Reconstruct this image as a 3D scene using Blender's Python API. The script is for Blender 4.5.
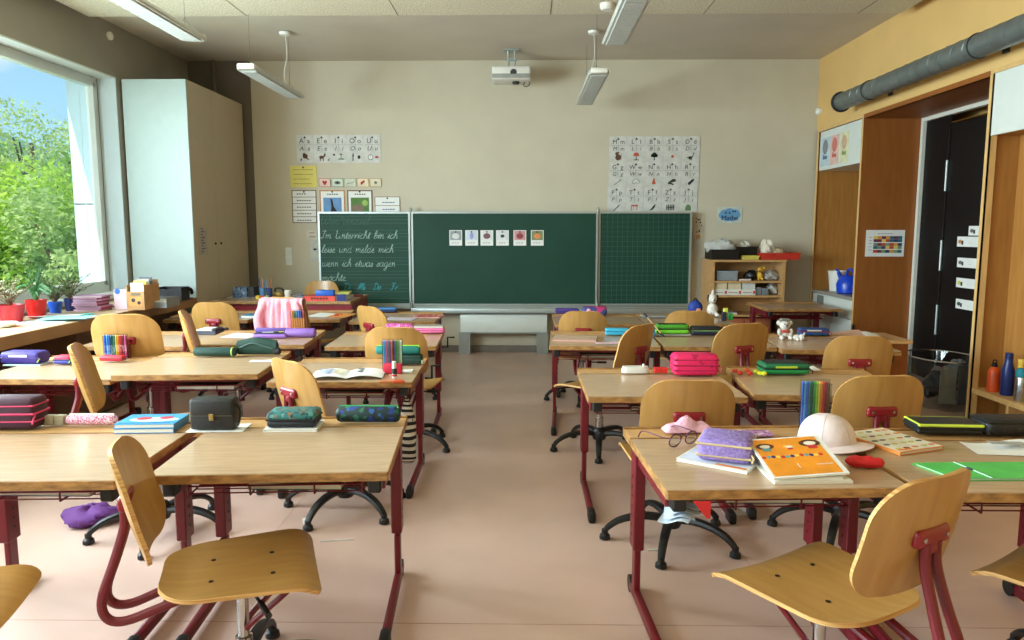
import bpy, bmesh, math, random
from mathutils import Vector, Matrix, Euler
random.seed(7)
for o in list(bpy.data.objects): bpy.data.objects.remove(o)
scene = bpy.context.scene
COL = scene.collection
PI = math.pi

# ------------------------------------------------------------------ camera
FPX, EYE, VX, VY = 740.0, 1.32, 524.0, 231.0
_y = Vector(((VX-512)/FPX, (320-VY)/FPX, -1)).normalized()
_z = Vector((0, -_y.z, _y.y)).normalized()
_x = _y.cross(_z)
ROT = Matrix((_x, _y, _z))
cam_data = bpy.data.cameras.new('camera'); cam = bpy.data.objects.new('camera', cam_data); COL.objects.link(cam)
cam_data.sensor_width = 36; cam_data.lens = FPX/1024*36; cam_data.clip_start = .02; cam_data.clip_end = 500
cam.matrix_world = Matrix.Translation((0, 0, EYE)) @ ROT.to_4x4()
scene.camera = cam

# ------------------------------------------------------------------ view + sky + sun + added daylight
vs = scene.view_settings
vs.view_transform = 'Standard'; vs.look = 'None'; vs.gamma = 1; vs.use_curve_mapping = False
vs.exposure = 0.2
def lin(c): c = c/255; return c/12.92 if c <= .04045 else ((c+.055)/1.055)**2.4
def L3(r, g, b): return (lin(r), lin(g), lin(b), 1)
world = bpy.data.worlds.new('sky'); scene.world = world; world.use_nodes = True
nt = world.node_tree; nt.nodes.clear()
def nd(t, k, **kw):
    n = t.nodes.new(k)
    for a, b in kw.items(): setattr(n, a, b)
    return n
out = nd(nt, 'ShaderNodeOutputWorld'); bg = nd(nt, 'ShaderNodeBackground'); tc = nd(nt, 'ShaderNodeTexCoord')
sep = nd(nt, 'ShaderNodeSeparateXYZ'); nt.links.new(tc.outputs['Generated'], sep.inputs[0])
rmp = nd(nt, 'ShaderNodeValToRGB'); nt.links.new(sep.outputs['Z'], rmp.inputs[0])
rmp.color_ramp.elements[0].position = 0.0; rmp.color_ramp.elements[0].color = L3(150, 186, 206)
rmp.color_ramp.elements[1].position = .6; rmp.color_ramp.elements[1].color = L3(84, 142, 196)
mp = nd(nt, 'ShaderNodeMapping'); mp.inputs['Scale'].default_value = (3, 3, 9); nt.links.new(tc.outputs['Generated'], mp.inputs[0])
nz = nd(nt, 'ShaderNodeTexNoise'); nz.inputs['Scale'].default_value = 1.3; nz.inputs['Detail'].default_value = 6; nt.links.new(mp.outputs[0], nz.inputs['Vector'])
cr = nd(nt, 'ShaderNodeValToRGB'); cr.color_ramp.elements[0].position = .43; cr.color_ramp.elements[1].position = .60; nt.links.new(nz.outputs['Fac'], cr.inputs[0])
mx = nd(nt, 'ShaderNodeMix', data_type='RGBA'); nt.links.new(cr.outputs[0], mx.inputs[0]); nt.links.new(rmp.outputs[0], mx.inputs[6]); mx.inputs[7].default_value = L3(194, 200, 206)
nt.links.new(mx.outputs[2], bg.inputs[0]); bg.inputs[1].default_value = 1.6; nt.links.new(bg.outputs[0], out.inputs[0])

def light(name, kind, loc, rot, energy, color, **kw):
    d = bpy.data.lights.new(name, kind); o = bpy.data.objects.new(name, d); COL.objects.link(o)
    o.location = loc; o.rotation_euler = rot; d.energy = energy; d.color = color
    for a, b in kw.items(): setattr(d, a, b)
    return o
_s = Vector((.20, .66, -.98)).normalized()
light('sun', 'SUN', (-10, -10, 20), _s.to_track_quat('-Z', 'Y').to_euler(), 5.2, (1, .95, .86), angle=math.radians(.6))
# area lights added outside the left wall's unseen windows to strengthen their daylight
for i, (y, e) in enumerate(((3.9, 80), (2.15, 62), (.4, 38), (-.9, 16))):
    light('window_daylight_fill', 'AREA', (-4.12, y, 1.78), (0, -PI/2, 0), e*3.7, (.80, .91, 1.0), shape='RECTANGLE', size=1.75, size_y=1.6 if i < 3 else .8)

# ------------------------------------------------------------------ pixel helpers (points on real planes of the room)
def ray(px, py): return ROT @ Vector(((px-512)/FPX, -(py-320)/FPX, -1))
def onz(px, py, z): d = ray(px, py); return d*((z-EYE)/d.z)+Vector((0, 0, EYE))
def ony(px, py, y): d = ray(px, py); return d*(y/d.y)+Vector((0, 0, EYE))
def onx(px, py, x): d = ray(px, py); return d*(x/d.x)+Vector((0, 0, EYE))
def slot(x0, x1, py, z):
    a = onz(x0, py, z); b = onz(x1, py, z)
    return (a+b)/2, (b-a).length

# ------------------------------------------------------------------ materials
_mc = {}
def mat(name, rgb, rough=.6, metal=0, var=.06, scale=12, bump=0, bscale=60, spec=.5, stretch=None, trans=0, coat=0, var2=None, emit=0):
    if name in _mc: return _mc[name]
    m = bpy.data.materials.new(name); m.use_nodes = True; t = m.node_tree
    b = t.nodes['Principled BSDF']
    b.inputs['Roughness'].default_value = rough; b.inputs['Metallic'].default_value = metal
    b.inputs['Specular IOR Level'].default_value = spec
    if coat: b.inputs['Coat Weight'].default_value = coat; b.inputs['Coat Roughness'].default_value = .15
    if trans: b.inputs['Transmission Weight'].default_value = trans
    c = nd(t, 'ShaderNodeTexCoord'); mpn = nd(t, 'ShaderNodeMapping'); t.links.new(c.outputs['Object'], mpn.inputs[0])
    if stretch: mpn.inputs['Scale'].default_value = stretch
    n = nd(t, 'ShaderNodeTexNoise'); n.inputs['Scale'].default_value = scale; n.inputs['Detail'].default_value = 5
    t.links.new(mpn.outputs[0], n.inputs['Vector'])
    r = nd(t, 'ShaderNodeValToRGB'); t.links.new(n.outputs['Fac'], r.inputs[0])
    lo = var2 if var2 else [max(0, x*(1-var)) for x in rgb]; hi = rgb if var2 else [min(255, x*(1+var)) for x in rgb]
    r.color_ramp.elements[0].position = .3; r.color_ramp.elements[0].color = L3(*lo)
    r.color_ramp.elements[1].position = .7; r.color_ramp.elements[1].color = L3(*hi)
    t.links.new(r.outputs[0], b.inputs['Base Color'])
    if bump:
        n2 = nd(t, 'ShaderNodeTexNoise'); n2.inputs['Scale'].default_value = bscale; n2.inputs['Detail'].default_value = 3
        t.links.new(mpn.outputs[0], n2.inputs['Vector'])
        bp = nd(t, 'ShaderNodeBump'); bp.inputs['Strength'].default_value = bump; bp.inputs['Distance'].default_value = .01
        t.links.new(n2.outputs['Fac'], bp.inputs['Height']); t.links.new(bp.outputs[0], b.inputs['Normal'])
    m.diffuse_color = L3(*rgb); _mc[name] = m
    return m
def cm(r, g, b, rough=.6, **k):
    return mat('c_%d_%d_%d_%d' % (r, g, b, int(rough*100)), (r, g, b), rough, **k)
def spotted(name, base, dots, scale, rough=.6, thr=.5):
    if name in _mc: return _mc[name]
    m = mat(name, base, rough); t = m.node_tree; b = t.nodes['Principled BSDF']
    v = nd(t, 'ShaderNodeTexVoronoi'); v.inputs['Scale'].default_value = scale
    c = t.nodes['Texture Coordinate']; t.links.new(c.outputs['Object'], v.inputs['Vector'])
    r = nd(t, 'ShaderNodeValToRGB'); r.color_ramp.interpolation = 'CONSTANT'
    sp = nd(t, 'ShaderNodeSeparateColor'); t.links.new(v.outputs['Color'], sp.inputs[0]); t.links.new(sp.outputs[0], r.inputs[0])
    cols = [base]+list(dots)
    while len(r.color_ramp.elements) < len(cols): r.color_ramp.elements.new(.5)
    for i, cc in enumerate(cols):
        r.color_ramp.elements[i].position = 0 if i == 0 else thr+(1-thr)*(i-1)/len(dots); r.color_ramp.elements[i].color = L3(*cc)
    t.links.new(r.outputs[0], b.inputs['Base Color'])
    return m
M_wall = mat('cream_plaster', (200, 192, 171), .9, var=.015, scale=3, bump=.05, bscale=200)
M_wallyel = mat('ochre_plaster', (222, 182, 116), .9, var=.02, scale=3, bump=.05, bscale=200)
M_grey = mat('grey_concrete_paint', (150, 146, 136), .85, var=.03, scale=3)
M_greydk = mat('dark_grey_pilaster', (112, 103, 90), .85, var=.03, scale=3)
M_ceil = mat('ceiling_plaster', (204, 194, 178), .9, var=.02, scale=2)
M_acou = mat('wood_wool_panel', (232, 224, 200), .95, var2=(196, 188, 164), scale=95, stretch=(1, .45, 1), bump=.6, bscale=120)
M_floor = mat('pink_linoleum', (212, 180, 166), .32, var=.035, scale=2.2, bump=.01, bscale=30, spec=.4)
M_base = mat('grey_baseboard', (120, 112, 104), .6)
M_top = mat('beech_laminate', (186, 156, 124), .24, var=.05, scale=7, stretch=(1, 9, 9), spec=.6)
M_edge = mat('beech_edge', (190, 142, 82), .5, var2=(120, 82, 42), scale=14, stretch=(1.5, 1.5, 5))
M_strip = mat('beech_ledge', (196, 152, 100), .4, var=.06, scale=7, stretch=(1, 9, 9))
M_ply = mat('honey_plywood', (186, 143, 82), .33, var2=(170, 126, 66), scale=5, stretch=(7, 1, 1), spec=.5, coat=.25)
M_plyedge = mat('plywood_edge', (226, 184, 116), .5, var2=(170, 116, 56), scale=4, stretch=(1, 1, 60))
M_red = mat('maroon_tube', (108, 14, 28), .38, var=.04, spec=.5)
M_redbr = mat('bright_red_bracket', (134, 20, 32), .35, var=.04, spec=.5)
M_blk = mat('black_plastic', (15, 16, 19), .42, spec=.5)
M_chrome = mat('chrome', (190, 192, 194), .22, metal=1, var=.01)
M_alu = mat('brushed_aluminium', (170, 178, 176), .42, metal=.6, var=.02)
M_board = mat('green_chalkboard', (24, 68, 54), .55, var2=(18, 58, 46), scale=1.8, spec=.3)
M_boardl = mat('board_ruling', (60, 106, 90), .6)
M_chalk = mat('white_chalk', (160, 188, 178), .9, var=.12, scale=50)
M_chalkf = mat('faint_chalk', (60, 96, 82), .9, var=.15, scale=50)
M_chalkc = mat('cyan_chalk', (66, 156, 164), .9, var=.12, scale=50)
M_white = mat('white_laminate', (216, 222, 216), .35, var=.01)
M_cabside = mat('shaded_cream_laminate', (186, 172, 148), .5, var=.01)  # cream, with the shade on the cupboard's door side put into the colour
M_trimw = mat('white_frame', (226, 226, 214), .45, var=.01)
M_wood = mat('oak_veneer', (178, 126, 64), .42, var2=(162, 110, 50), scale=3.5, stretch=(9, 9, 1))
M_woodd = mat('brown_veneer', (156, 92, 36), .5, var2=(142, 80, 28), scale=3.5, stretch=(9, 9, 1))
M_woodl = mat('light_wood_edging', (218, 178, 116), .45, var=.05, scale=4, stretch=(9, 9, 1))
M_door = mat('black_door', (8, 8, 9), .5, spec=.3, var=.02)
M_duct = mat('galvanised_duct', (118, 126, 124), .4, metal=.55, var=.06, scale=9)
M_winfr = mat('window_frame_paint', (206, 212, 210), .4, var=.01)
M_jamb = mat('white_outer_jamb', (186, 204, 214), .5, var=.01)
M_bench = mat('bench_laminate', (206, 178, 138), .35, var=.03, scale=6, stretch=(9, 1, 9))
M_benchf = mat('bench_fascia', (150, 112, 72), .5, var=.05, scale=6)
M_brown = mat('brown_bench_panel', (104, 76, 56), .6)
M_lamp = mat('lamp_housing', (196, 198, 192), .4, metal=.25, var=.02)
M_lens = mat('lamp_lens', (176, 180, 176), .35, var=.05, scale=60)
M_paper = mat('paper', (232, 232, 228), .8, var=.01)
M_pages = mat('page_block', (224, 218, 204), .85, var=.05, scale=4, stretch=(1, 1, 90))
M_ink = mat('black_ink', (46, 44, 44), .8)
M_plast = mat('white_plastic', (226, 224, 216), .4, var=.01)
def glass(name, tint=(1, 1, 1, 1), refl=.08):
    m = bpy.data.materials.new(name); m.use_nodes = True; t = m.node_tree; t.nodes.clear()
    o = nd(t, 'ShaderNodeOutputMaterial'); mxn = nd(t, 'ShaderNodeMixShader'); a = nd(t, 'ShaderNodeBsdfTransparent'); g = nd(t, 'ShaderNodeBsdfGlossy')
    lw = nd(t, 'ShaderNodeLayerWeight'); lw.inputs['Blend'].default_value = .5; pw = nd(t, 'ShaderNodeMath', operation='POWER'); pw.inputs[1].default_value = 5; fr = nd(t, 'ShaderNodeMath', operation='MULTIPLY_ADD'); fr.inputs[1].default_value = .7; fr.inputs[2].default_value = .03; t.links.new(lw.outputs['Facing'], pw.inputs[0]); t.links.new(pw.outputs[0], fr.inputs[0])
    a.inputs[0].default_value = tint; g.inputs['Roughness'].default_value = .02
    t.links.new(fr.outputs[0], mxn.inputs[0]); t.links.new(a.outputs[0], mxn.inputs[1]); t.links.new(g.outputs[0], mxn.inputs[2]); t.links.new(mxn.outputs[0], o.inputs[0])
    return m
M_glass = glass('window_glass', (.97, 1, .98, 1)); M_clear = glass('clear_plastic', (.86, .88, .88, 1))

# ------------------------------------------------------------------ mesh builder
_tx = {}
def text_geo(s):
    if s not in _tx:
        cu = bpy.data.curves.new('txt', 'FONT'); cu.body = s; cu.size = 1; cu.resolution_u = 3
        ob = bpy.data.objects.new('txt', cu); COL.objects.link(ob)
        bpy.context.view_layer.update()
        me = bpy.data.meshes.new_from_object(ob.evaluated_get(bpy.context.evaluated_depsgraph_get()))
        _tx[s] = ([v.co.copy() for v in me.vertices], [tuple(p.vertices) for p in me.polygons])
        bpy.data.objects.remove(ob); bpy.data.curves.remove(cu); bpy.data.meshes.remove(me)
    return _tx[s]
class MB:
    def __init__(s): s.v = []; s.f = []; s.m = []; s.mi = 0; s.T = Matrix.Identity(4)
    def add(s, vs_, fs):
        b = len(s.v); s.v += [s.T @ Vector(p) for p in vs_]; s.f += [tuple(b+i for i in f) for f in fs]; s.m += [s.mi]*len(fs); return s
    def box(s, x0, x1, y0, y1, z0, z1):
        v = [(x, y, z) for x in (x0, x1) for y in (y0, y1) for z in (z0, z1)]
        return s.add(v, [(0, 1, 3, 2), (4, 6, 7, 5), (0, 4, 5, 1), (2, 3, 7, 6), (0, 2, 6, 4), (1, 5, 7, 3)])
    def bm(s, bm_):
        bm_.verts.ensure_lookup_table(); s.add([v.co.copy() for v in bm_.verts], [tuple(v.index for v in f.verts) for f in bm_.faces]); bm_.free(); return s
    def rbox(s, x0, x1, y0, y1, z0, z1, r=.01, seg=2, vert=False):
        b = bmesh.new(); bmesh.ops.create_cube(b, size=1)
        for v in b.verts: v.co = Vector((x0+(v.co.x+.5)*(x1-x0), y0+(v.co.y+.5)*(y1-y0), z0+(v.co.z+.5)*(z1-z0)))
        r = min(r, .49*min(x1-x0, y1-y0, 1e9 if vert else z1-z0))
        e = [e for e in b.edges if (not vert) or abs(e.verts[0].co.z-e.verts[1].co.z) > 1e-6]
        bmesh.ops.bevel(b, geom=e, offset=r, segments=seg, profile=.5, affect='EDGES')
        b.verts.index_update(); return s.bm(b)
    def tube(s, pts, r, n=8, cap=True, flat=1.0):
        pts = [Vector(p) for p in pts]; N = len(pts); rr = r if isinstance(r, (list, tuple)) else [r]*N
        vs_ = []; nrm = None
        for i, p in enumerate(pts):
            t = (pts[min(i+1, N-1)]-pts[max(i-1, 0)])
            t = t.normalized() if t.length > 1e-9 else Vector((0, 0, 1))
            if nrm is None: nrm = t.cross(Vector((0, 0, 1)) if abs(t.z) < .9 else Vector((1, 0, 0))).normalized()
            nrm = (nrm-t*nrm.dot(t)).normalized(); bn = t.cross(nrm)
            for k in range(n):
                a = 2*PI*k/n; vs_.append(p+nrm*math.cos(a)*rr[i]+bn*math.sin(a)*rr[i]*flat)
        fs = [(i*n+k, i*n+(k+1) % n, (i+1)*n+(k+1) % n, (i+1)*n+k) for i in range(N-1) for k in range(n)]
        if cap: fs += [tuple(range(n-1, -1, -1)), tuple((N-1)*n+k for k in range(n))]
        return s.add(vs_, fs)
    def lathe(s, prof, n=16, c=(0, 0, 0)):
        vs_ = []; fs = []
        for (r, z) in prof:
            for k in range(n): vs_.append((c[0]+r*math.cos(2*PI*k/n), c[1]+r*math.sin(2*PI*k/n), c[2]+z))
        m = len(prof)
        fs = [(i*n+k, i*n+(k+1) % n, (i+1)*n+(k+1) % n, (i+1)*n+k) for i in range(m-1) for k in range(n)]
        fs += [tuple(range(n-1, -1, -1)), tuple((m-1)*n+k for k in range(n))]
        return s.add(vs_, fs)
    def prism(s, poly, z0, z1):
        n = len(poly); v = [(p[0], p[1], z0) for p in poly]+[(p[0], p[1], z1) for p in poly]
        return s.add(v, [tuple(range(n-1, -1, -1)), tuple(range(n, 2*n))]+[(i, (i+1) % n, n+(i+1) % n, n+i) for i in range(n)])
    def disc(s, x, y, r, z0, z1, n=14, sy=1): return s.prism([(x+r*math.cos(2*PI*k/n), y+r*sy*math.sin(2*PI*k/n)) for k in range(n)], z0, z1)
    def ball(s, c, r, seg=12, rings=8, sc=(1, 1, 1)):
        b = bmesh.new(); bmesh.ops.create_uvsphere(b, u_segments=seg, v_segments=rings, radius=r)
        for v in b.verts: v.co = Vector((v.co.x*sc[0]+c[0], v.co.y*sc[1]+c[1], v.co.z*sc[2]+c[2]))
        b.verts.index_update(); return s.bm(b)
    def shell(s, fn, nu, nv, th, edge_mi=None):
        P = [[Vector(fn(i/nu*2-1, j/nv*2-1)) for i in range(nu+1)] for j in range(nv+1)]
        def nrm(i, j):
            a = P[j][min(i+1, nu)]-P[j][max(i-1, 0)]; b = P[min(j+1, nv)][i]-P[max(j-1, 0)][i]
            c = a.cross(b); return c.normalized() if c.length > 1e-12 else Vector((0, 0, 1))
        W = nu+1; top = [P[j][i]+nrm(i, j)*th/2 for j in range(nv+1) for i in range(W)]; bot = [P[j][i]-nrm(i, j)*th/2 for j in range(nv+1) for i in range(W)]
        K = len(top); fs = []
        for j in range(nv):
            for i in range(nu):
                a = j*W+i; fs.append((a, a+1, a+1+W, a+W)); fs.append((K+a, K+a+W, K+a+1+W, K+a+1))
        s.add(top+bot, fs)
        rim = [i for i in range(W)]+[j*W+nu for j in range(1, nv+1)]+[nv*W+i for i in range(nu-1, -1, -1)]+[j*W for j in range(nv-1, 0, -1)]
        o = s.mi
        if edge_mi is not None: s.mi = edge_mi
        R = len(rim); vs_ = [top[i] for i in rim]+[bot[i] for i in rim]
        s.add(vs_, [(k, k+R, (k+1) % R+R, (k+1) % R) for k in range(R)]); s.mi = o
        return s
    def text(s, st, x, y, size, z=.0, align='L', sx=1, bold=0):
        v, f = text_geo(st)
        if not v: return s
        w = max(p.x for p in v)*size*sx; dx = {'L': 0, 'C': -w/2, 'R': -w}[align]
        s.add([(x+dx+p.x*size*sx, y+p.y*size, z) for p in v], f)
        if bold: s.add([(x+dx+p.x*size*sx+bold, y+p.y*size, z+.0001) for p in v], f)
        return s
    def build(s, name, mats, parent=None, ang=35, smooth=True, loc=None, rot=None):
        me = bpy.data.meshes.new(name); me.from_pydata([tuple(p) for p in s.v], [], s.f)
        ms = mats if isinstance(mats, (list, tuple)) else [mats]
        for m in ms: me.materials.append(m)
        me.polygons.foreach_set('material_index', s.m)
        if smooth:
            me.polygons.foreach_set('use_smooth', [True]*len(s.f)); me.set_sharp_from_angle(angle=math.radians(ang))
        me.update()
        o = bpy.data.objects.new(name, me); COL.objects.link(o)
        if parent: o.parent = parent
        if loc: o.location = loc
        if rot: o.rotation_euler = rot
        return o
def catmull(pts, k=5):
    pts = [Vector(p) for p in pts]; o = []
    for i in range(len(pts)-1):
        a = pts[max(i-1, 0)]; b = pts[i]; c = pts[i+1]; d = pts[min(i+2, len(pts)-1)]
        for j in range(k):
            t = j/k; o.append(.5*((2*b)+(c-a)*t+(2*a-5*b+4*c-d)*t*t+(3*b-a-3*c+d)*t**3))
    return o+[pts[-1]]
def thing(name, label, cat, loc=(0, 0, 0), rz=0, group=None):
    o = bpy.data.objects.new(name, None); COL.objects.link(o); o.empty_display_size = .1
    o.location = loc; o.rotation_euler = (0, 0, rz); return tag(o, label, cat, group)
def tag(o, label=None, cat=None, group=None, kind=None):
    if label: o['label'] = label
    if cat: o['category'] = cat
    if group: o['group'] = group
    if kind: o['kind'] = kind
    return o
def struct(o): o['kind'] = 'structure'; return o
def copy_tree(o, parent=None):
    c = o.copy(); COL.objects.link(c); c.parent = parent
    for ch in list(o.children): copy_tree(ch, c)
    return c
def frontT(x, y, z): return Matrix(((1, 0, 0, x), (0, 0, -1, y), (0, 1, 0, z), (0, 0, 0, 1)))   # sheet facing -Y
def leftT(x, y, z): return Matrix(((0, 0, -1, x), (-1, 0, 0, y), (0, 1, 0, z), (0, 0, 0, 1)))   # sheet facing -X
def rightT(x, y, z): return Matrix(((0, 0, 1, x), (1, 0, 0, y), (0, 1, 0, z), (0, 0, 0, 1)))    # sheet facing +X

# ================================================================== ROOM
XL, XR, YF, YR, ZC = -3.56, 3.085, 8.04, -1.7, 3.10
b = MB().box(-4.0, 4.4, YR-.2, YF+.2, -.12, 0)
struct(b.build('floor', M_floor))
# floor seams (welded joints of the linoleum sheets)
b = MB()
for x in (-2.9, -1.1, .9, 2.6): b.box(x, x+.002, YR, YF, .0, .0006)
b.box(XL, XR, 2.36, 2.364, 0, .0006)
struct(b.build('trim_floor_seam', mat('seam', (186, 148, 130), .6)))
b = MB().box(-4.0, 3.9, YF, YF+.2, -.12, 3.3)
struct(b.build('wall_front', M_wall))
b = MB().box(-4.0, 3.9, YR-.2, YR, -.12, 3.3)
struct(b.build('wall_rear', M_wall))
b = MB().box(XL-.0, -2.90, YF-.012, YF-.0005, 0, ZC)
struct(b.build('trim_1', M_greydk))
# left wall with the long window opening
WY0, WY1, WZ0, WZ1 = -1.35, 6.60, .80, 2.65
b = MB()
b.box(-3.98, XL, YR, YF, -.12, WZ0-.06); b.box(-3.98, XL, YR, YF, WZ1, 3.3)
b.box(-3.98, XL, WY1, YF, WZ0-.06, WZ1); b.box(-3.98, XL, YR, WY0, WZ0-.06, WZ1)
struct(b.build('wall_left', M_grey))
struct(MB().box(-3.98, XL, WY0, WY1, WZ0-.0595, WZ0-.02).build('trim_2', M_white))      # window ledge
struct(MB().box(-3.72, XL-.001, WY1-.012, WY1-.0005, WZ0-.02, WZ1).build('trim_3', mat('jamb_lining', (184, 198, 202), .5, var=.01)))
struct(MB().box(-3.72, XL-.001, WY0, WY1-.012, WZ1-.012, WZ1-.0005).build('trim_4', M_winfr))
# outer reveal seen through the pane: white metal panels with a groove
b = MB(); b.box(-3.98, -3.80, 6.56, 6.60, .78, 1.55); b.box(-3.98, -3.80, 6.56, 6.60, 1.562, 2.65); b.box(-3.985, -3.981, 6.57, 6.64, .78, 2.65)
b.box(-3.875, -3.868, 6.557, 6.56, .78, 2.65)
ext = struct(b.build('trim_5', M_jamb))
struct(MB().box(-4.03, -3.985, WY0-.1, 6.68, 2.64, 2.9).build('trim_6', M_jamb))
edges = [WY0, -.45, 1.3, 3.05, 4.8, WY1-.012]
edges = [WY0, .2, 1.95, 3.7, 4.8, WY1-.012]
fx0, fx1 = -3.79, -3.725
for i in range(5):
    y0, y1 = edges[i], edges[i+1]
    w = .05; b = MB()
    b.box(fx0, fx1, y0, y0+w, WZ0-.02, WZ1-.012); b.box(fx0, fx1, y1-w, y1, WZ0-.02, WZ1-.012)
    b.box(fx0, fx1, y0+w, y1-w, WZ0-.02, WZ0+w); b.box(fx0, fx1, y0+w, y1-w, WZ1-.012-w, WZ1-.012)
    # stepped inner sash
    for (a, c) in ((y0+w, y0+w+.035), (y1-w-.035, y1-w)): b.box(fx0+.012, fx1+.012, a, c, WZ0+w, WZ1-.012-w)
    b.box(fx0+.012, fx1+.012, y0+w, y1-w, WZ0+w, WZ0+w+.03); b.box(fx0+.012, fx1+.012, y0+w, y1-w, WZ1-.012-w-.03, WZ1-.012-w)
    wn = struct(b.build('window_%d' % (i+1), M_winfr))
    MB().box(-3.76, -3.752, y0+w+.02, y1-w-.02, WZ0+w+.02, WZ1-w-.03).build('pane', M_glass, wn)
# ceiling: plaster part near the board, sunk wood-wool field over the class
struct(MB().box(-4.0, 3.9, YR-.2, YF+.2, ZC, ZC+.2).build('ceiling', M_ceil))
b = MB(); b.box(XL+.10, 2.94, YR+.02, 6.07, 3.01, ZC-.001)
b.mi = 1
for x in (-2.2, -1.0, .2, 1.4, 2.6):
    b.box(x, x+.006, YR+.02, 6.07, 3.0085, 3.0101)
for y in (0, 1.2, 2.4, 3.6, 4.8): b.box(XL+.10, 2.94, y, y+.006, 3.0085, 3.0101)
struct(b.build('trim_7', [M_acou, mat('panel_joint', (120, 110, 92), .9)]))
# right wall: paint above the built-in cupboards, paint beside them nearer the viewer
b = MB(); b.box(XR, 3.9, YR, YF, 2.372, 3.3); b.box(XR, 3.9, YR, 3.1, -.12, 2.372); b.box(3.66, 3.9, 3.1, 5.10, -.12, 2.372); b.box(3.66, 3.9, 7.0, YF, -.12, 2.372)
b.box(3.90, 4.3, 4.4, 7.2, -.12, 2.6)
struct(b.build('wall_right', [M_wallyel]))
struct(MB().box(XL, 3.15, YF-.03, YF-.013, 0, .075).build('baseboard_front', M_base))
struct(MB().box(XL+.0, XL+.015, YR, YF-.04, 0, .075).build('baseboard_left', M_base))

# ---- door niche in the right wall
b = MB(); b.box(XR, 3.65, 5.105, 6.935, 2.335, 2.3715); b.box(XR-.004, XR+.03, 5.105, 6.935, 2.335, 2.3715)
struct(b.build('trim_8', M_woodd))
dx = 3.60
b = MB(); b.box(dx, dx+.05, 6.895, 6.935, 0, 2.334); b.box(dx, dx+.05, 5.105, 5.15, 0, 2.334); b.box(dx, dx+.05, 5.15, 6.895, 2.30, 2.334)
door = struct(b.build('door_1', M_trimw))
b = MB(); b.box(dx+.03, dx+.055, 6.50, 6.895, 0, 2.30); b.build('side_leaf', M_door, door)
b = MB(); b.box(dx+.02, dx+.055, 5.15, 6.48, 0, 2.22); b.build('leaf', M_door, door)
b = MB(); b.box(dx+.018, dx+.055, 5.15, 6.48, 2.228, 2.238); b.build('glow_strip', mat('painted_gold_glow', (150, 110, 50), .35, metal=.8), door)  # golden glow over the leaf, painted as a thin metal strip
for z0 in (1.66, .98, .42):
    b = MB(); b.tube([(dx+.012, 6.492, z0), (dx+.012, 6.492, z0+.26)], .011, 10); b.build('hinge', M_alu, door)
b = MB(); b.box(dx+.012, dx+.03, 6.485, 6.495, 0, 2.2); b.build('edge_strip', mat('dark_steel', (70, 70, 70), .3, metal=.8), door)

# ---- built-in cupboard beside the board wall (white flap above, niche, white drawers below)
cb = thing('built_in_cupboard', 'built-in oak cupboard with white upper flap and white drawers beside the board wall', 'cupboard', (3.35, 7.45, 0))
def pt(mb, name, m, parent, **k):   # geometry given in world coordinates, parented to a thing
    o = mb.build(name, m, parent, **k)
    o.matrix_parent_inverse = Matrix.Translation(parent.location).inverted() if parent.rotation_euler.z == 0 else (Matrix.Translation(parent.location) @ parent.rotation_euler.to_matrix().to_4x4()).inverted()
    return o
y0, y1 = 6.94, 8.005
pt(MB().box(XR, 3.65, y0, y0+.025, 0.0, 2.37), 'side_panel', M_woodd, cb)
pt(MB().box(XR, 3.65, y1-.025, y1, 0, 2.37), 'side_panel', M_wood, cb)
pt(MB().box(3.60, 3.65, y0+.025, y1-.025, 0, 2.37), 'back_panel', M_wood, cb)
pt(MB().box(XR-.003, XR, y0, y1, 2.345, 2.37).box(XR-.003, XR, y0, y0+.03, 0, 2.345).box(XR-.003, XR, y1-.045, y1, 0, 2.345), 'edging', M_woodl, cb)
pt(MB().box(XR, 3.60, y0+.025, y1-.025, 2.345, 2.37), 'top_panel', M_wood, cb)
pt(MB().box(XR+.012, XR+.035, y0+.035, y1-.05, 1.945, 2.34).box(XR+.036, 3.59, y0+.026, y1-.026, 1.945, 1.965), 'upper_flap', M_white, cb)
pt(MB().box(XR+.0, 3.60, y0+.025, y1-.025, .67, .70), 'counter', mat('grey_counter', (150, 146, 136), .4), cb)
dr = pt(MB().box(XR+.01, XR+.03, y0+.035, y1-.05, .49, .665), 'drawer', M_white, cb)
pt(MB().box(XR+.003, XR+.0095, 7.66, 7.82, .515, .655), 'grille', mat('grey_grille', (130, 134, 128), .5, metal=.3), cb)
pt(MB().box(XR+.01, XR+.03, y0+.035, 7.44, .02, .482), 'door', M_white, cb)
pt(MB().box(XR+.01, XR+.03, 7.446, y1-.05, .02, .482), 'door', M_white, cb)
pt(MB().box(XR-.005, XR+.009, 6.925, 6.95, .40, .45), 'latch', M_ink, cb)
# ---- open shelf cupboard nearer the viewer
c2 = thing('open_shelf_cupboard', 'tall built-in oak shelf unit with white upper flap right of the black door', 'cupboard', (3.35, 4.1, 0))
y0, y1 = 3.12, 5.10
pt(MB().box(XR, 3.65, y1-.03, y1, 0, 2.37), 'side_panel', M_wood, c2)
pt(MB().box(XR, 3.65, y0, y0+.03, 0, 2.37), 'side_panel', M_wood, c2)
pt(MB().box(3.29, 3.33, y0+.03, y1-.03, 0, 1.98), 'back_panel', M_wood, c2)
pt(MB().box(XR, 3.60, y0+.03, y1-.03, 2.345, 2.37), 'top_panel', M_wood, c2)
pt(MB().box(XR-.004, XR, y0, y1, 2.345, 2.37).box(XR-.004, XR, y1-.05, y1, 0, 2.345).box(XR-.004, XR+.04, y1-.05, y1-.031, 0, 2.345), 'edging', M_woodl, c2)
for k in range(2): pt(MB().box(XR-.006, XR+.02, 4.09-k*.95, 5.045-k*.98, 1.945, 2.342), 'upper_flap', M_white, c2)
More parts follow.
